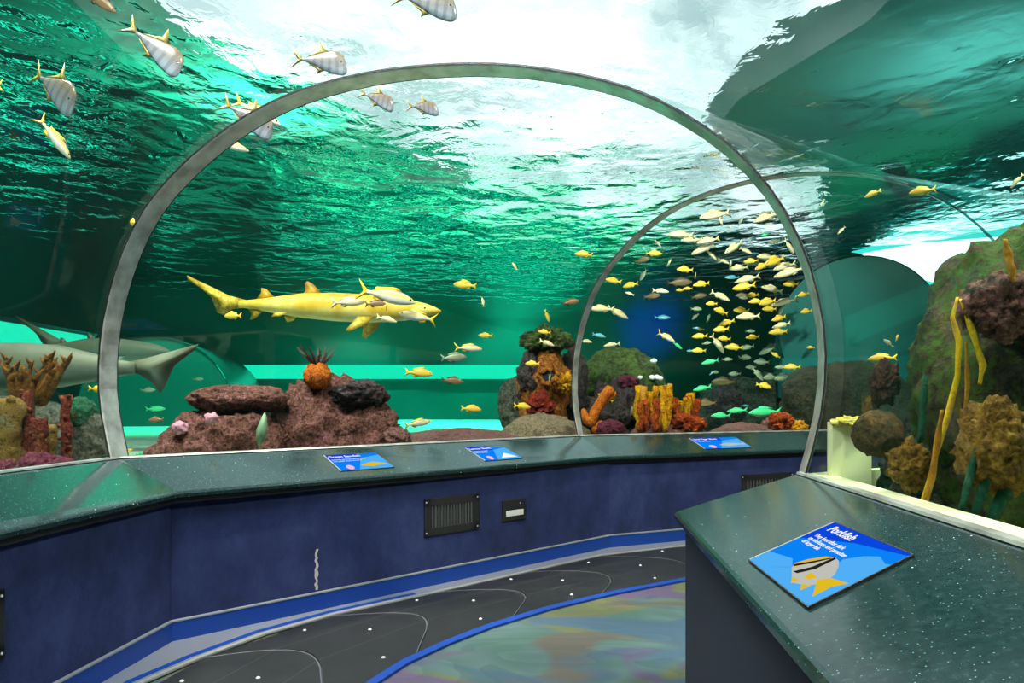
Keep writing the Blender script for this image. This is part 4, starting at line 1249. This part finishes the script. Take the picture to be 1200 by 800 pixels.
def side_fin(s, x, z, down, sweep_):
    return Matrix.Translation((x, 0.045 * s, z)) @ Matrix.Rotation(R(down * s), 4, 'X') @ Matrix.Rotation(R(0), 4, 'Y')
TFINS = [
    ('caudal_fin', [(-0.25, 0.014), (-0.33, 0.032), (-0.50, 0.105), (-0.495, 0.085), (-0.47, 0.078), (-0.40, 0.022), (-0.375, -0.035), (-0.35, -0.045), (-0.32, -0.022), (-0.27, -0.014)], (-0.34, 0.0), None),
    ('first_dorsal_fin', [(0.04, 0.046), (0.0, 0.085), (-0.025, 0.098), (-0.035, 0.088), (-0.03, 0.06), (-0.05, 0.04)], (0.0, 0.055), None),
    ('second_dorsal_fin', [(-0.15, 0.030), (-0.185, 0.062), (-0.205, 0.066), (-0.205, 0.045), (-0.225, 0.02)], (-0.185, 0.035), None),
    ('anal_fin', [(-0.19, -0.02), (-0.225, -0.055), (-0.245, -0.06), (-0.24, -0.035), (-0.255, -0.014)], (-0.22, -0.03), None),
    ('pectoral_fin', [(0.05, 0), (0.02, -0.06), (-0.03, -0.11), (-0.045, -0.10), (-0.03, -0.04), (-0.02, 0.0)], (0.0, -0.03), side_fin(1, 0.21, -0.035, 50, 0)),
    ('pectoral_fin', [(0.05, 0), (0.02, -0.06), (-0.03, -0.11), (-0.045, -0.10), (-0.03, -0.04), (-0.02, 0.0)], (0.0, -0.03), side_fin(-1, 0.21, -0.035, 50, 0)),
    ('pelvic_fin', [(0.03, 0), (0.0, -0.035), (-0.03, -0.045), (-0.03, -0.01)], (-0.005, -0.015), side_fin(1, -0.10, -0.03, 55, 0)),
    ('pelvic_fin', [(0.03, 0), (0.0, -0.035), (-0.03, -0.045), (-0.03, -0.01)], (-0.005, -0.015), side_fin(-1, -0.10, -0.03, 55, 0)),
]
shark('sand_tiger_shark', 'slender golden yellow shark gliding right above the maroon rocks', 'skin_tiger', (517, 364), (218, 354), 7.7, 7.8, TIGER, TFINS)
shark('sand_tiger_shark', 'olive shark behind the left hoop foot, heading right with raised tail', 'skin_shark', (200, 412), (17, 406), 9.0, 9.2, [(x, t * 1.25, b * 1.15, w_ * 1.2) for x, t, b, w_ in TIGER],
      [('caudal_fin', [(-0.16, 0.03), (-0.25, 0.075), (-0.50, 0.19), (-0.49, 0.165), (-0.44, 0.145), (-0.36, 0.08), (-0.30, 0.0), (-0.27, -0.03), (-0.24, -0.014)], (-0.27, 0.04), None)] + TFINS[1:])
GSH = [(x, t * 1.5, b * 1.5, w_ * 1.4) for x, t, b, w_ in TIGER]
GFINS = [
    ('caudal_fin', [(-0.25, 0.018), (-0.33, 0.036), (-0.50, 0.085), (-0.49, 0.066), (-0.42, 0.01), (-0.39, -0.06), (-0.375, -0.085), (-0.34, -0.045), (-0.30, -0.02), (-0.26, -0.016)], (-0.34, 0.0), None),
    ('first_dorsal_fin', [(0.32, 0.08), (0.25, 0.15), (0.22, 0.16), (0.23, 0.12), (0.22, 0.075)], (0.26, 0.09), None),
    ('second_dorsal_fin', [(-0.16, 0.044), (-0.19, 0.066), (-0.205, 0.066), (-0.205, 0.05), (-0.225, 0.025)], (-0.19, 0.04), None),
    ('anal_fin', [(-0.15, -0.04), (-0.19, -0.085), (-0.205, -0.085), (-0.20, -0.05), (-0.22, -0.025)], (-0.185, -0.05), None),
    ('pectoral_fin', TFINS[4][1], (0.0, -0.03), side_fin(1, 0.20, -0.05, 40, 0)),
    ('pectoral_fin', TFINS[4][1], (0.0, -0.03), side_fin(-1, 0.20, -0.05, 40, 0)),
]
shark('reef_shark', 'large grey shark heading out of the left picture edge, forked tail right of the hoop', 'skin_shark', (-120, 428), (232, 432), 6.3, 6.4, GSH, GFINS)

# ------------------------------------------------------------------ reef
def rock(name, c, r, mat, lab, seed=0, amp=0.25, freq=1.9, sub=5, cat='rock', floor=None, parent=None, ridges=0.0):
    bm = bmesh.new()
    bmesh.ops.create_icosphere(bm, subdivisions=sub, radius=1)
    so = Vector((seed * 3.17, seed * 1.31, seed * 2.23))
    rm = max(r)
    for v in bm.verts:
        p = v.co.copy()
        q = Vector((p.x * r[0], p.y * r[1], p.z * r[2])) / rm
        n = noise.fractal(q * freq + so, 0.55, 2.2, 7, noise_basis='PERLIN_ORIGINAL')
        n2 = noise.noise(q * freq * 0.6 + so * 1.7)
        cell = noise.cell(q * freq * 1.3 + so) if ridges else 0
        k_ = 1 + amp * 0.8 * n + amp * 0.5 * n2 + ridges * (cell - 0.5) - 0.25 * amp * abs(noise.noise(q * freq * 4 + so))
        v.co = Vector((p.x * r[0] * k_, p.y * r[1] * k_, p.z * r[2] * k_))
        if floor is not None and v.co.z < floor - c[2]:
            v.co.z = floor - c[2]
    o = bmobj(name, bm, mat, parent, smooth=True)
    o.location = c
    if parent is None:
        tag(o, lab, cat)
    return o
def rock_px(name, x0, x1, y0, y1, Y, mat, lab, depth=None, **kw):
    a, b = at(x0, y0, Y), at(x1, y1, Y)
    c = (a + b) / 2
    rx, rz = abs(b.x - a.x) / 2, abs(a.z - b.z) / 2
    return rock(name, c, (rx, depth or max(rx * 0.7, rz * 0.8), rz), mat, lab, **kw)
FL = SAND - 0.05
# maroon rocks in front
r1 = rock_px('coralline_rock', 188, 345, 478, 600, 6.3, M['maroon'], 'low maroon rock below the flat slab, left of the orange ball sponge', depth=0.55, seed=1, amp=0.28, freq=2.2, sub=5, floor=FL)
rock_px('coralline_rock', 222, 335, 450, 486, 6.4, M['maroon'], 'flat maroon slab lying tilted on the low rock', depth=0.4, seed=2, amp=0.18, freq=2.0, sub=5)
rock_px('coralline_rock', 308, 472, 450, 600, 6.9, M['maroon'], 'biggest maroon rock, carrying the orange ball sponge', depth=0.6, seed=5, amp=0.30, freq=2.2, sub=5, floor=FL)
rock_px('coralline_rock', 390, 452, 446, 478, 6.8, M['dark_rock'], 'dark maroon ledge right of the orange ball sponge', depth=0.3, seed=8, amp=0.3, freq=2.2)
rock_px('coralline_rock', 446, 482, 500, 528, 6.6, M['pinkish'], 'small pink red rock at the right foot of the maroon rocks', depth=0.14, seed=9)
for (x, y, l, lab) in ((248, 490, 8, 'pink coralline patch on the low maroon rock, upper one'), (211, 501, 9, 'pink coralline patch low at the left end of the maroon rock')):
    rock_px('pink_patch', x - l, x + l, y - l * 0.8, y + l * 0.8, 5.78 if x > 230 else 5.85, M['pink'], lab, depth=0.06, seed=int(x), amp=0.5, freq=3, sub=3, cat='coral')
# orange ball sponge with a dark brush on top
def ball_coral(px, py, rpx, Y, lab):
    c = at(px, py, Y)
    r = rpx / 800 * Y
    root = empty('ball_sponge', c, lab, 'sponge')
    bm = bmesh.new()
    bmesh.ops.create_icosphere(bm, subdivisions=4, radius=r)
    for v in bm.verts:
        d = v.co.normalized()
        v.co = v.co * (0.92 + 0.22 * abs(noise.noise(d * 6.0 + Vector((4, 2, 1)))) + 0.12 * noise.noise(d * 13))
    bmobj('ball', bm, M['orange'], root, True)
    bm = bmesh.new()
    random.seed(5)
    for j in range(26):
        a = random.uniform(0, 6.28); t = random.uniform(0, 0.9)
        p0 = Vector((math.cos(a) * r * 0.4 * t, math.sin(a) * r * 0.4 * t, r * 0.85))
        d = Vector((math.cos(a) * t * 1.3, math.sin(a) * t * 1.3, 1.0)) * r * random.uniform(0.7, 1.35)
        pts = [p0, p0 + d * 0.5 + Vector((random.uniform(-.02, .02), 0, 0)), p0 + d]
        tube_bm(bm, pts, [0.012, 0.009, 0.004], 5)
    bmobj('brush', bm, M['brush'], root)
    return root
ball_coral(372, 440, 16, 6.6, 'round orange sponge with a dark feathery crown on the maroon rocks')
# frond
bm = bmesh.new()
fr = [(0, 0), (0.05, 0.08), (0.06, 0.2), (0.03, 0.32), (0.0, 0.38), (-0.03, 0.3), (-0.055, 0.18), (-0.045, 0.07)]
vf = fin_mesh([(x * 0.8, z * 0.8) for x, z in fr], (0, 0.16), 0.008)
me = raw_mesh('frond', vf, M['leaf'])
o = link('sea_frond', me)
o.location = at(303, 524, 5.72)
o.rotation_euler = (0, R(10), 0)
tag(o, 'grey green upright frond in front of the maroon rocks', 'plant')

# mounds between
rock_px('gravel_mound', 470, 620, 502, 545, 7.6, M['pinkish'], 'low pinkish gravel mound right of the maroon rocks', depth=0.6, seed=12, amp=0.15)
rock_px('gravel_mound', 585, 690, 486, 545, 8.6, M['tan'], 'speckled tan gravel mound at the foot of the orange pillar', depth=0.5, seed=13, amp=0.15, sub=5)
# orange pillar
rock_px('pillar_rock', 606, 668, 402, 525, 9.4, M['ochre_rock'], 'tall orange brown reef pillar with a dark hole, left of the small hoop', depth=0.38, seed=22, amp=0.22, freq=2.4, sub=5)
rock_px('pillar_rock', 585, 630, 436, 515, 9.6, M['grey_rock'], 'dark grey boulder leaning on the left of the orange pillar', depth=0.4, seed=24, amp=0.25, sub=5)
rock_px('pillar_rock', 612, 666, 385, 414, 9.4, M['moss'], 'dark mossy cap on top of the orange pillar', depth=0.34, seed=26, amp=0.45, freq=2.4, sub=5)
rock_px('pillar_rock', 606, 632, 416, 470, 9.25, M['dark_rock'], 'dark brown knob on the left face of the orange pillar', depth=0.25, seed=27, amp=0.4, freq=2.4)
rock_px('pillar_rock', 652, 690, 408, 500, 9.8, M['dark_rock'], 'dark rock squeezed between the pillar and the small hoop', depth=0.3, seed=28, amp=0.35)
rock_px('red_sponge', 620, 648, 462, 492, 8.95, M['red_sp'], 'dark red sponge at the foot of the orange pillar', depth=0.18, seed=30, amp=0.6, freq=2.6, cat='sponge')
rock_px('yellow_sponge', 655, 671, 440, 460, 9.0, M['yellow_sp'], 'small yellow sponge on the right face of the orange pillar', depth=0.12, seed=31, amp=0.7, freq=2.8, cat='sponge')
# hole in the pillar: shade painted as a black blob with an ochre rim
c = at(642, 441, 8.96)
root = empty('cave_rim', c, 'ochre rim around the dark hole in the orange pillar', 'rock')
bm = bmesh.new()
pts = [(math.cos(t) * 0.115 * (1 + 0.2 * math.sin(3 * t)), -0.02 + 0.02 * math.sin(2 * t), math.sin(t) * 0.09) for t in [2 * math.pi * j / 20 for j in range(21)]]
tube_bm(bm, pts, [0.035 + 0.012 * math.sin(j * 2.1) for j in range(21)], 8, 0.15)
bmobj('rim', bm, M['ochre_rock'], root, True)
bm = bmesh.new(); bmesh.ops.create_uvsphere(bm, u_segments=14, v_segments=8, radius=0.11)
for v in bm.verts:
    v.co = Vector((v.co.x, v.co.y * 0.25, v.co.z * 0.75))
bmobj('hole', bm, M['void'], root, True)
# round mossy dome and rocks round it
rock_px('dome_rock', 676, 777, 407, 500, 10.6, M['moss'], 'round mossy dome boulder behind the small hoop', depth=0.7, seed=33, amp=0.12, freq=2.6, sub=5)
for j, (x, y) in enumerate(((750, 442), (764, 442), (770, 442), (773, 443), (766, 423))):
    rock_px('pale_shell', x - 4, x + 4, y - 3, y + 3, 9.97, M['white'], ['pale shell on the dome, far left of the lower row', 'pale shell on the dome, second of the lower row', 'pale shell on the dome, third of the lower row', 'pale shell on the dome, right end of the lower row', 'pale shell high on the right of the mossy dome'][j], depth=0.03, seed=j + 60, amp=0.4, sub=2, cat='shell')
rock_px('reef_rock', 676, 765, 452, 540, 9.7, M['dark_rock'], 'dark knobbly rock below the mossy dome', depth=0.45, seed=35, amp=0.4, freq=3.2, sub=5)
rock_px('reef_rock', 722, 748, 440, 456, 9.6, M['purple'], 'small dull pink coral at the foot of the mossy dome', depth=0.15, seed=36, amp=0.4)
rock_px('reef_rock', 700, 730, 492, 512, 8.9, M['purple'], 'low purple rock right of the small hoop foot', depth=0.2, seed=37, amp=0.3)
rock_px('gravel_mound', 735, 830, 493, 540, 9.0, M['pinkish'], 'pinkish gravel mound under the yellow tube sponges', depth=0.4, seed=38, amp=0.15)
rock_px('gravel_mound', 826, 912, 495, 540, 9.8, M['pinkish'], 'low rubble mound right of the rust tube sponges', depth=0.4, seed=39, amp=0.15)
# orange branching sponge
def branch_sponge(pts_px, radii, Y, lab, mat, k=9, name='branch_sponge'):
    p0 = at(*pts_px[0][0], Y)
    root = empty(name, p0, lab, 'sponge')
    for seg, rad in zip(pts_px, radii):
        bm = bmesh.new()
        pp = [at(x, y, Y) - p0 + Vector((0, random.uniform(-.04, .04), 0)) for x, y in seg]
        tube_bm(bm, pp, [q / 800 * Y for q in rad], k, 0.18)
        o = bmobj('branch', bm, mat, root, True)
        md = o.modifiers.new('sub', 'SUBSURF'); md.levels = 1; md.render_levels = 2
    return root
random.seed(4)
branch_sponge([[(690, 500), (694, 488), (702, 474), (712, 460), (716, 452)], [(704, 470), (716, 468), (722, 458)], [(690, 498), (684, 486), (684, 478)], [(694, 506), (702, 500), (706, 492)]],
              [[7, 7, 6, 7, 6], [5, 5, 3], [6, 5, 4], [6, 5, 4]], 9.0, 'bright orange branching sponge right beside the small hoop', M['orange'])
# tube sponge clusters
def tube_cluster(x0, x1, ytop, ybase, n, Y, mats, lab, seed, rpx, name='tube_sponge', jit=4, droop=0):
    random.seed(seed)
    p0 = at((x0 + x1) / 2, ybase, Y)
    root = empty(name, p0, lab, 'sponge')
    for i in range(n):
        x = x0 + (x1 - x0) * (i + 0.5) / n
        top = ytop + random.uniform(-jit, jit) + droop * abs(i - n / 2) / n
        dy = random.uniform(-0.18, 0.18)
        pts, rr = [], []
        for j in range(6):
            t = j / 5
            pts.append(at(x + random.uniform(-2.2, 2.2) + (x - (x0 + x1) / 2) * 0.12 * t, ybase + (top - ybase) * t, Y) - p0 + Vector((0, dy, 0)))
            rr.append(rpx * random.uniform(0.7, 1.25) / 800 * Y)
        bm = bmesh.new()
        tube_bm(bm, pts, rr, 9, 0.12, hollow=True)
        o = bmobj('tube', bm, random.choice(mats), root, True)
    return root
tube_cluster(747, 784, 455, 503, 11, 9.0, [M['yellow_sp'], M['yellow_sp'], M['ribbon_brown']], 'bright yellow tube sponge cluster in front of the dark reef', 3, 4.2, jit=7)
tube_cluster(750, 782, 472, 505, 10, 8.8, [M['yellow_sp'], M['rust_sp']], 'lower row of gold tube sponges in front of the yellow cluster', 9, 3.6, jit=5)
tube_cluster(785, 818, 466, 503, 9, 9.1, [M['rust_sp'], M['yellow_sp'], M['rust_sp']], 'rust orange tube sponge cluster right of the yellow one', 6, 4.2, jit=7)
rock_px('rust_sponge', 785, 824, 486, 510, 8.8, M['rust_sp'], 'knobbly rust red sponge at the foot of the rust tubes', depth=0.25, seed=44, amp=0.5, freq=3, cat='sponge')
rock_px('rust_sponge', 902, 930, 484, 506, 9.6, M['rust_sp'], 'red orange sponge low at the right, just left of the near hoop', depth=0.2, seed=45, amp=0.5, freq=3, cat='sponge')
rock_px('yellow_sponge', 926, 944, 492, 508, 9.5, M['yellow_sp'], 'little yellow sponge touching the near hoop near its foot', depth=0.15, seed=46, amp=0.5, freq=3, cat='sponge')
rock_px('reef_rock', 884, 935, 490, 530, 10.0, M['maroon'], 'maroon rock under the red orange sponge near the hoop', depth=0.3, seed=47)
rock_px('reef_rock', 800, 990, 440, 530, 15.0, M['grey_rock'], 'broad dim rock ridge behind the lower part of the school', depth=0.8, seed=48, amp=0.3, sub=5)
rock_px('reef_rock', 830, 870, 452, 500, 13.2, M['dark_rock'], 'dim dark boulder in the haze right of the rust sponges', depth=0.5, seed=49, amp=0.3, sub=5)

# left foreground reef
rock_px('reef_rock', -160, 142, 462, 640, 6.0, M['grey_rock'], 'wide grey rock ledge at the left edge behind the hoop foot', depth=0.55, seed=50, amp=0.22, sub=5, floor=FL)
rock_px('reef_rock', 86, 140, 488, 570, 5.5, M['grey_rock'], 'grey stone block against the left hoop foot', depth=0.2, seed=51, amp=0.3)
rock_px('green_coral', 80, 110, 466, 506, 5.45, M['green_ball'], 'round green coral head between the red tube and the hoop', depth=0.18, seed=52, amp=0.2, cat='coral')
for j, (x0, x1, y0, y1, s) in enumerate(((-30, 26, 536, 580, 1), (20, 74, 530, 570, 2), (56, 92, 538, 572, 3))):
    rock_px('coralline_mound', x0, x1, y0, y1, 4.75, M['purple'], ['crimson coralline mound at the very left edge of the counter', 'crimson coralline mound below the ochre tubes', 'small crimson mound left of the grey stone block'][j], depth=0.15, seed=53 + s, amp=0.3, cat='coral')
def one_tube(x, ytop, ybase, rpx, Y, mat, lab, seed):
    random.seed(seed)
    p0 = at(x, ybase, Y)
    root = empty('tube_sponge', p0, lab, 'sponge')
    bm = bmesh.new()
    n = 9
    pts = [at(x + random.uniform(-1.5, 1.5), ybase + (ytop - ybase) * j / n, Y) - p0 for j in range(n + 1)]
    tube_bm(bm, pts, [rpx / 800 * Y * random.uniform(0.75, 1.2) for j in range(n + 1)], 10, 0.22, hollow=True)
    bmobj('tube', bm, mat, root, True)
    # knobs on the flank
    bm = bmesh.new()
    for j in range(14):
        t = random.random()
        p = pts[0].lerp(pts[-1], t) + Vector((random.uniform(-1, 1), -0.6, 0)) * rpx / 800 * Y
        bmesh.ops.create_icosphere(bm, subdivisions=2, radius=rpx / 800 * Y * random.uniform(0.3, 0.5), matrix=Matrix.Translation(p))
    kb = bmobj('knobs', bm, mat, root, True)
    kb['kind'] = 'stuff'
one_tube(12, 466, 550, 13, 5.0, M['ochre_tube'], 'thick ochre tube sponge at the left edge', 1)
one_tube(32, 458, 548, 7, 5.1, M['red_tube'], 'tall red brown tube sponge beside the thick ochre one', 2)
one_tube(47, 490, 548, 8, 4.95, M['red_tube'], 'short red tube sponge in the middle of the left tubes', 3)
one_tube(60, 498, 548, 6, 5.1, M['ochre_tube'], 'slim ochre tube sponge left of the lone red tube', 4)
one_tube(77, 463, 548, 6, 5.0, M['red_tube'], 'lone tall dark red tube sponge beside the green coral head', 5)
# branching brown coral
random.seed(21)
base = at(40, 470, 5.2)
root = empty('branch_coral', base, 'brown branching coral with upright tips in front of the grey shark', 'coral')
for (x, tip, mid) in ((4, 415, 440), (14, 432, 448), (24, 426, 446), (38, 422, 444), (47, 430, 448), (56, 418, 440), (64, 414, 436), (74, 424, 440), (86, 420, 432)):
    bm = bmesh.new()
    b0 = at(30 + (x - 36) * 0.35, 472, 5.2) - base
    m0 = at(x * 0.75 + 8 + random.uniform(-3, 3), mid, 5.2) - base + Vector((0, random.uniform(-.05, .05), 0))
    t0 = at(x, tip, 5.2) - base + Vector((0, random.uniform(-.06, .06), 0))
    tube_bm(bm, [b0, b0.lerp(m0, 0.5), m0, m0.lerp(t0, 0.5), t0], [0.042, 0.034, 0.024, 0.015, 0.005], 8, 0.18)
    s = random.choice((-1, 1))
    t1 = m0.lerp(t0, 0.3) + Vector((s * 0.06, 0, 0.07))
    tube_bm(bm, [m0, m0.lerp(t1, 0.6), t1], [0.026, 0.018, 0.006], 7, 0.15)
    for f_, s_ in ((0.55, -s), (0.75, s)):
        q0 = m0.lerp(t0, f_); q1 = q0 + Vector((s_ * 0.04, random.uniform(-.02, .02), 0.06))
        tube_bm(bm, [q0, q0.lerp(q1, 0.6), q1], [0.015, 0.011, 0.004], 6, 0.15)
    bmobj('branch', bm, M['branch'], root, True)

# right boulder
rock('mossy_boulder', (2.72, 3.25, 1.55), (0.72, 0.62, 0.95), M['bigmoss'], 'huge mossy boulder close behind the right glass', seed=71, amp=0.16, freq=1.6, sub=6)
rock('reef_rock', (2.35, 3.55, 1.15), (0.42, 0.3, 0.42), M['grey_rock'], 'lower grey brown shoulder left of the huge boulder', seed=72, amp=0.3, freq=2.0, sub=5)
rock_px('brown_coral', 1003, 1054, 480, 536, 3.35, M['brown_ball'], 'round brown coral head low at the left of the boulder', depth=0.14, seed=73, amp=0.12, cat='coral', sub=5)
rock_px('brown_coral', 1046, 1086, 520, 575, 2.9, M['lobe'], 'olive yellow coral clump beside the yellow ribbons', depth=0.1, seed=74, amp=0.4, cat='coral', sub=5)
rock_px('brown_coral', 1132, 1215, 470, 580, 2.55, M['lobe'], 'yellow brown lobed coral at the right picture edge', depth=0.16, seed=75, amp=0.35, cat='coral', sub=5)
pp = [(1.69, 3.60), (1.74, 3.59), (1.80, 3.57), (1.87, 3.55), (1.89, 3.60), (1.80, 3.63), (1.74, 3.65), (1.69, 3.66)]
tag(prism('pale_slab', pp, 0.95, 1.49, M['pale_yellow']), 'pale yellow upright slab just outside the glass at the big hoop right foot', 'slab')
rock('sponge_crust', (1.79, 3.6, 1.49), (0.10, 0.06, 0.03), M['pale_crust'], 'yellow sponge crust along the top of the pale panel', seed=91, amp=0.5, freq=3, sub=4, cat='sponge')
rock_px('red_coral', 1026, 1046, 424, 474, 3.7, M['dim_red'], 'dark red coral on the left edge of the boulder', depth=0.12, seed=76, amp=0.5, cat='coral')
rock_px('pink_rock', 1130, 1215, 320, 400, 2.85, M['maroon'], 'purplish rock knob under the moss at the right edge', depth=0.14, seed=77, amp=0.3, sub=5)
rock_px('reef_rock', 915, 1075, 424, 520, 10.4, M['bank'], 'dim brown rock bank behind the near hoop below the tunnel tube', depth=0.5, seed=78, amp=0.12, sub=5)

def ribbon(pts, wpx, Y, mat, lab, name='yellow_ribbon', cat='seaweed'):
    bm = bmesh.new()
    prev = None
    p0 = at(*pts[-1], Y)
    n = 24
    for j in range(n + 1):
        t = j / n * (len(pts) - 1)
        k_ = min(int(t), len(pts) - 2)
        u = t - k_
        x = pts[k_][0] + (pts[k_ + 1][0] - pts[k_][0]) * u
        y = pts[k_][1] + (pts[k_ + 1][1] - pts[k_][1]) * u
        wd = wpx / 800 * Y * (0.35 + 0.65 * math.sin(math.pi * min(1, max(0, 0.08 + 0.84 * j / n))))
        c = at(x, y, Y) - p0
        tw = 0.5 * math.sin(j * 0.7)
        cur = []
        for (dx, dy) in ((-1, -0.12), (0, -0.3), (1, -0.12), (1, 0.12), (0, 0.1), (-1, 0.12)):
            cur.append(bm.verts.new(c + Vector((dx * wd, dy * wd + dx * wd * tw * 0.5, 0))))
        if prev:
            for q in range(6):
                bm.faces.new((prev[q], prev[(q + 1) % 6], cur[(q + 1) % 6], cur[q]))
        else:
            bm.faces.new(cur[::-1])
        prev = cur
    bm.faces.new(prev)
    o = bmobj(name, bm, mat, None, True)
    o.location = p0
    tag(o, lab, cat)
ribbon([(1122, 348), (1116, 372), (1124, 400), (1122, 440), (1110, 490), (1092, 550), (1078, 596)], 3.6, 2.8, M['ribbon'], 'longest yellow seaweed ribbon hanging down the boulder to the counter edge')
ribbon([(1126, 350), (1140, 390), (1152, 428), (1148, 450)], 4, 2.85, M['ribbon'], 'short bright yellow ribbon forking right from the long one')
ribbon([(1132, 400), (1134, 450), (1130, 500), (1120, 520)], 3, 2.85, M['ribbon_brown'], 'thin orange brown ribbon right of the long yellow one')
ribbon([(1104, 480), (1098, 520), (1092, 560), (1084, 598)], 4, 2.78, M['ribbon_brown'], 'ochre ribbon lying against the lower end of the long yellow ribbon')
ribbon([(1178, 280), (1184, 310), (1188, 330)], 5, 2.6, M['ribbon_brown'], 'small ochre tuft high on the boulder near the right edge')
for j, (x0, y0, x1, y1, wd, lab) in enumerate(((1146, 520, 1126, 600, 4, 'leftmost of the green rods below the lobed coral'), (1162, 545, 1140, 608, 5, 'middle of the green rods below the lobed coral'), (1186, 560, 1158, 614, 7, 'thickest of the green rods below the lobed coral'), (1085, 440, 1078, 520, 4, 'dim green rod left of the long yellow ribbon'))):
    bm = bmesh.new()
    Y = 2.5 if j < 3 else 2.9
    p0 = at(x1, y1, Y)
    pts = [at(x0 + (x1 - x0) * q / 6, y0 + (y1 - y0) * q / 6, Y) - p0 for q in range(7)]
    tube_bm(bm, pts, [wd / 800 * Y * f for f in (0.6, 0.9, 1, 1, 1, 0.9, 0.8)], 8, 0.1)
    o = bmobj('green_rod', bm, M['green_rod'], None, True)
    o.location = p0
    tag(o, lab, 'seaweed')
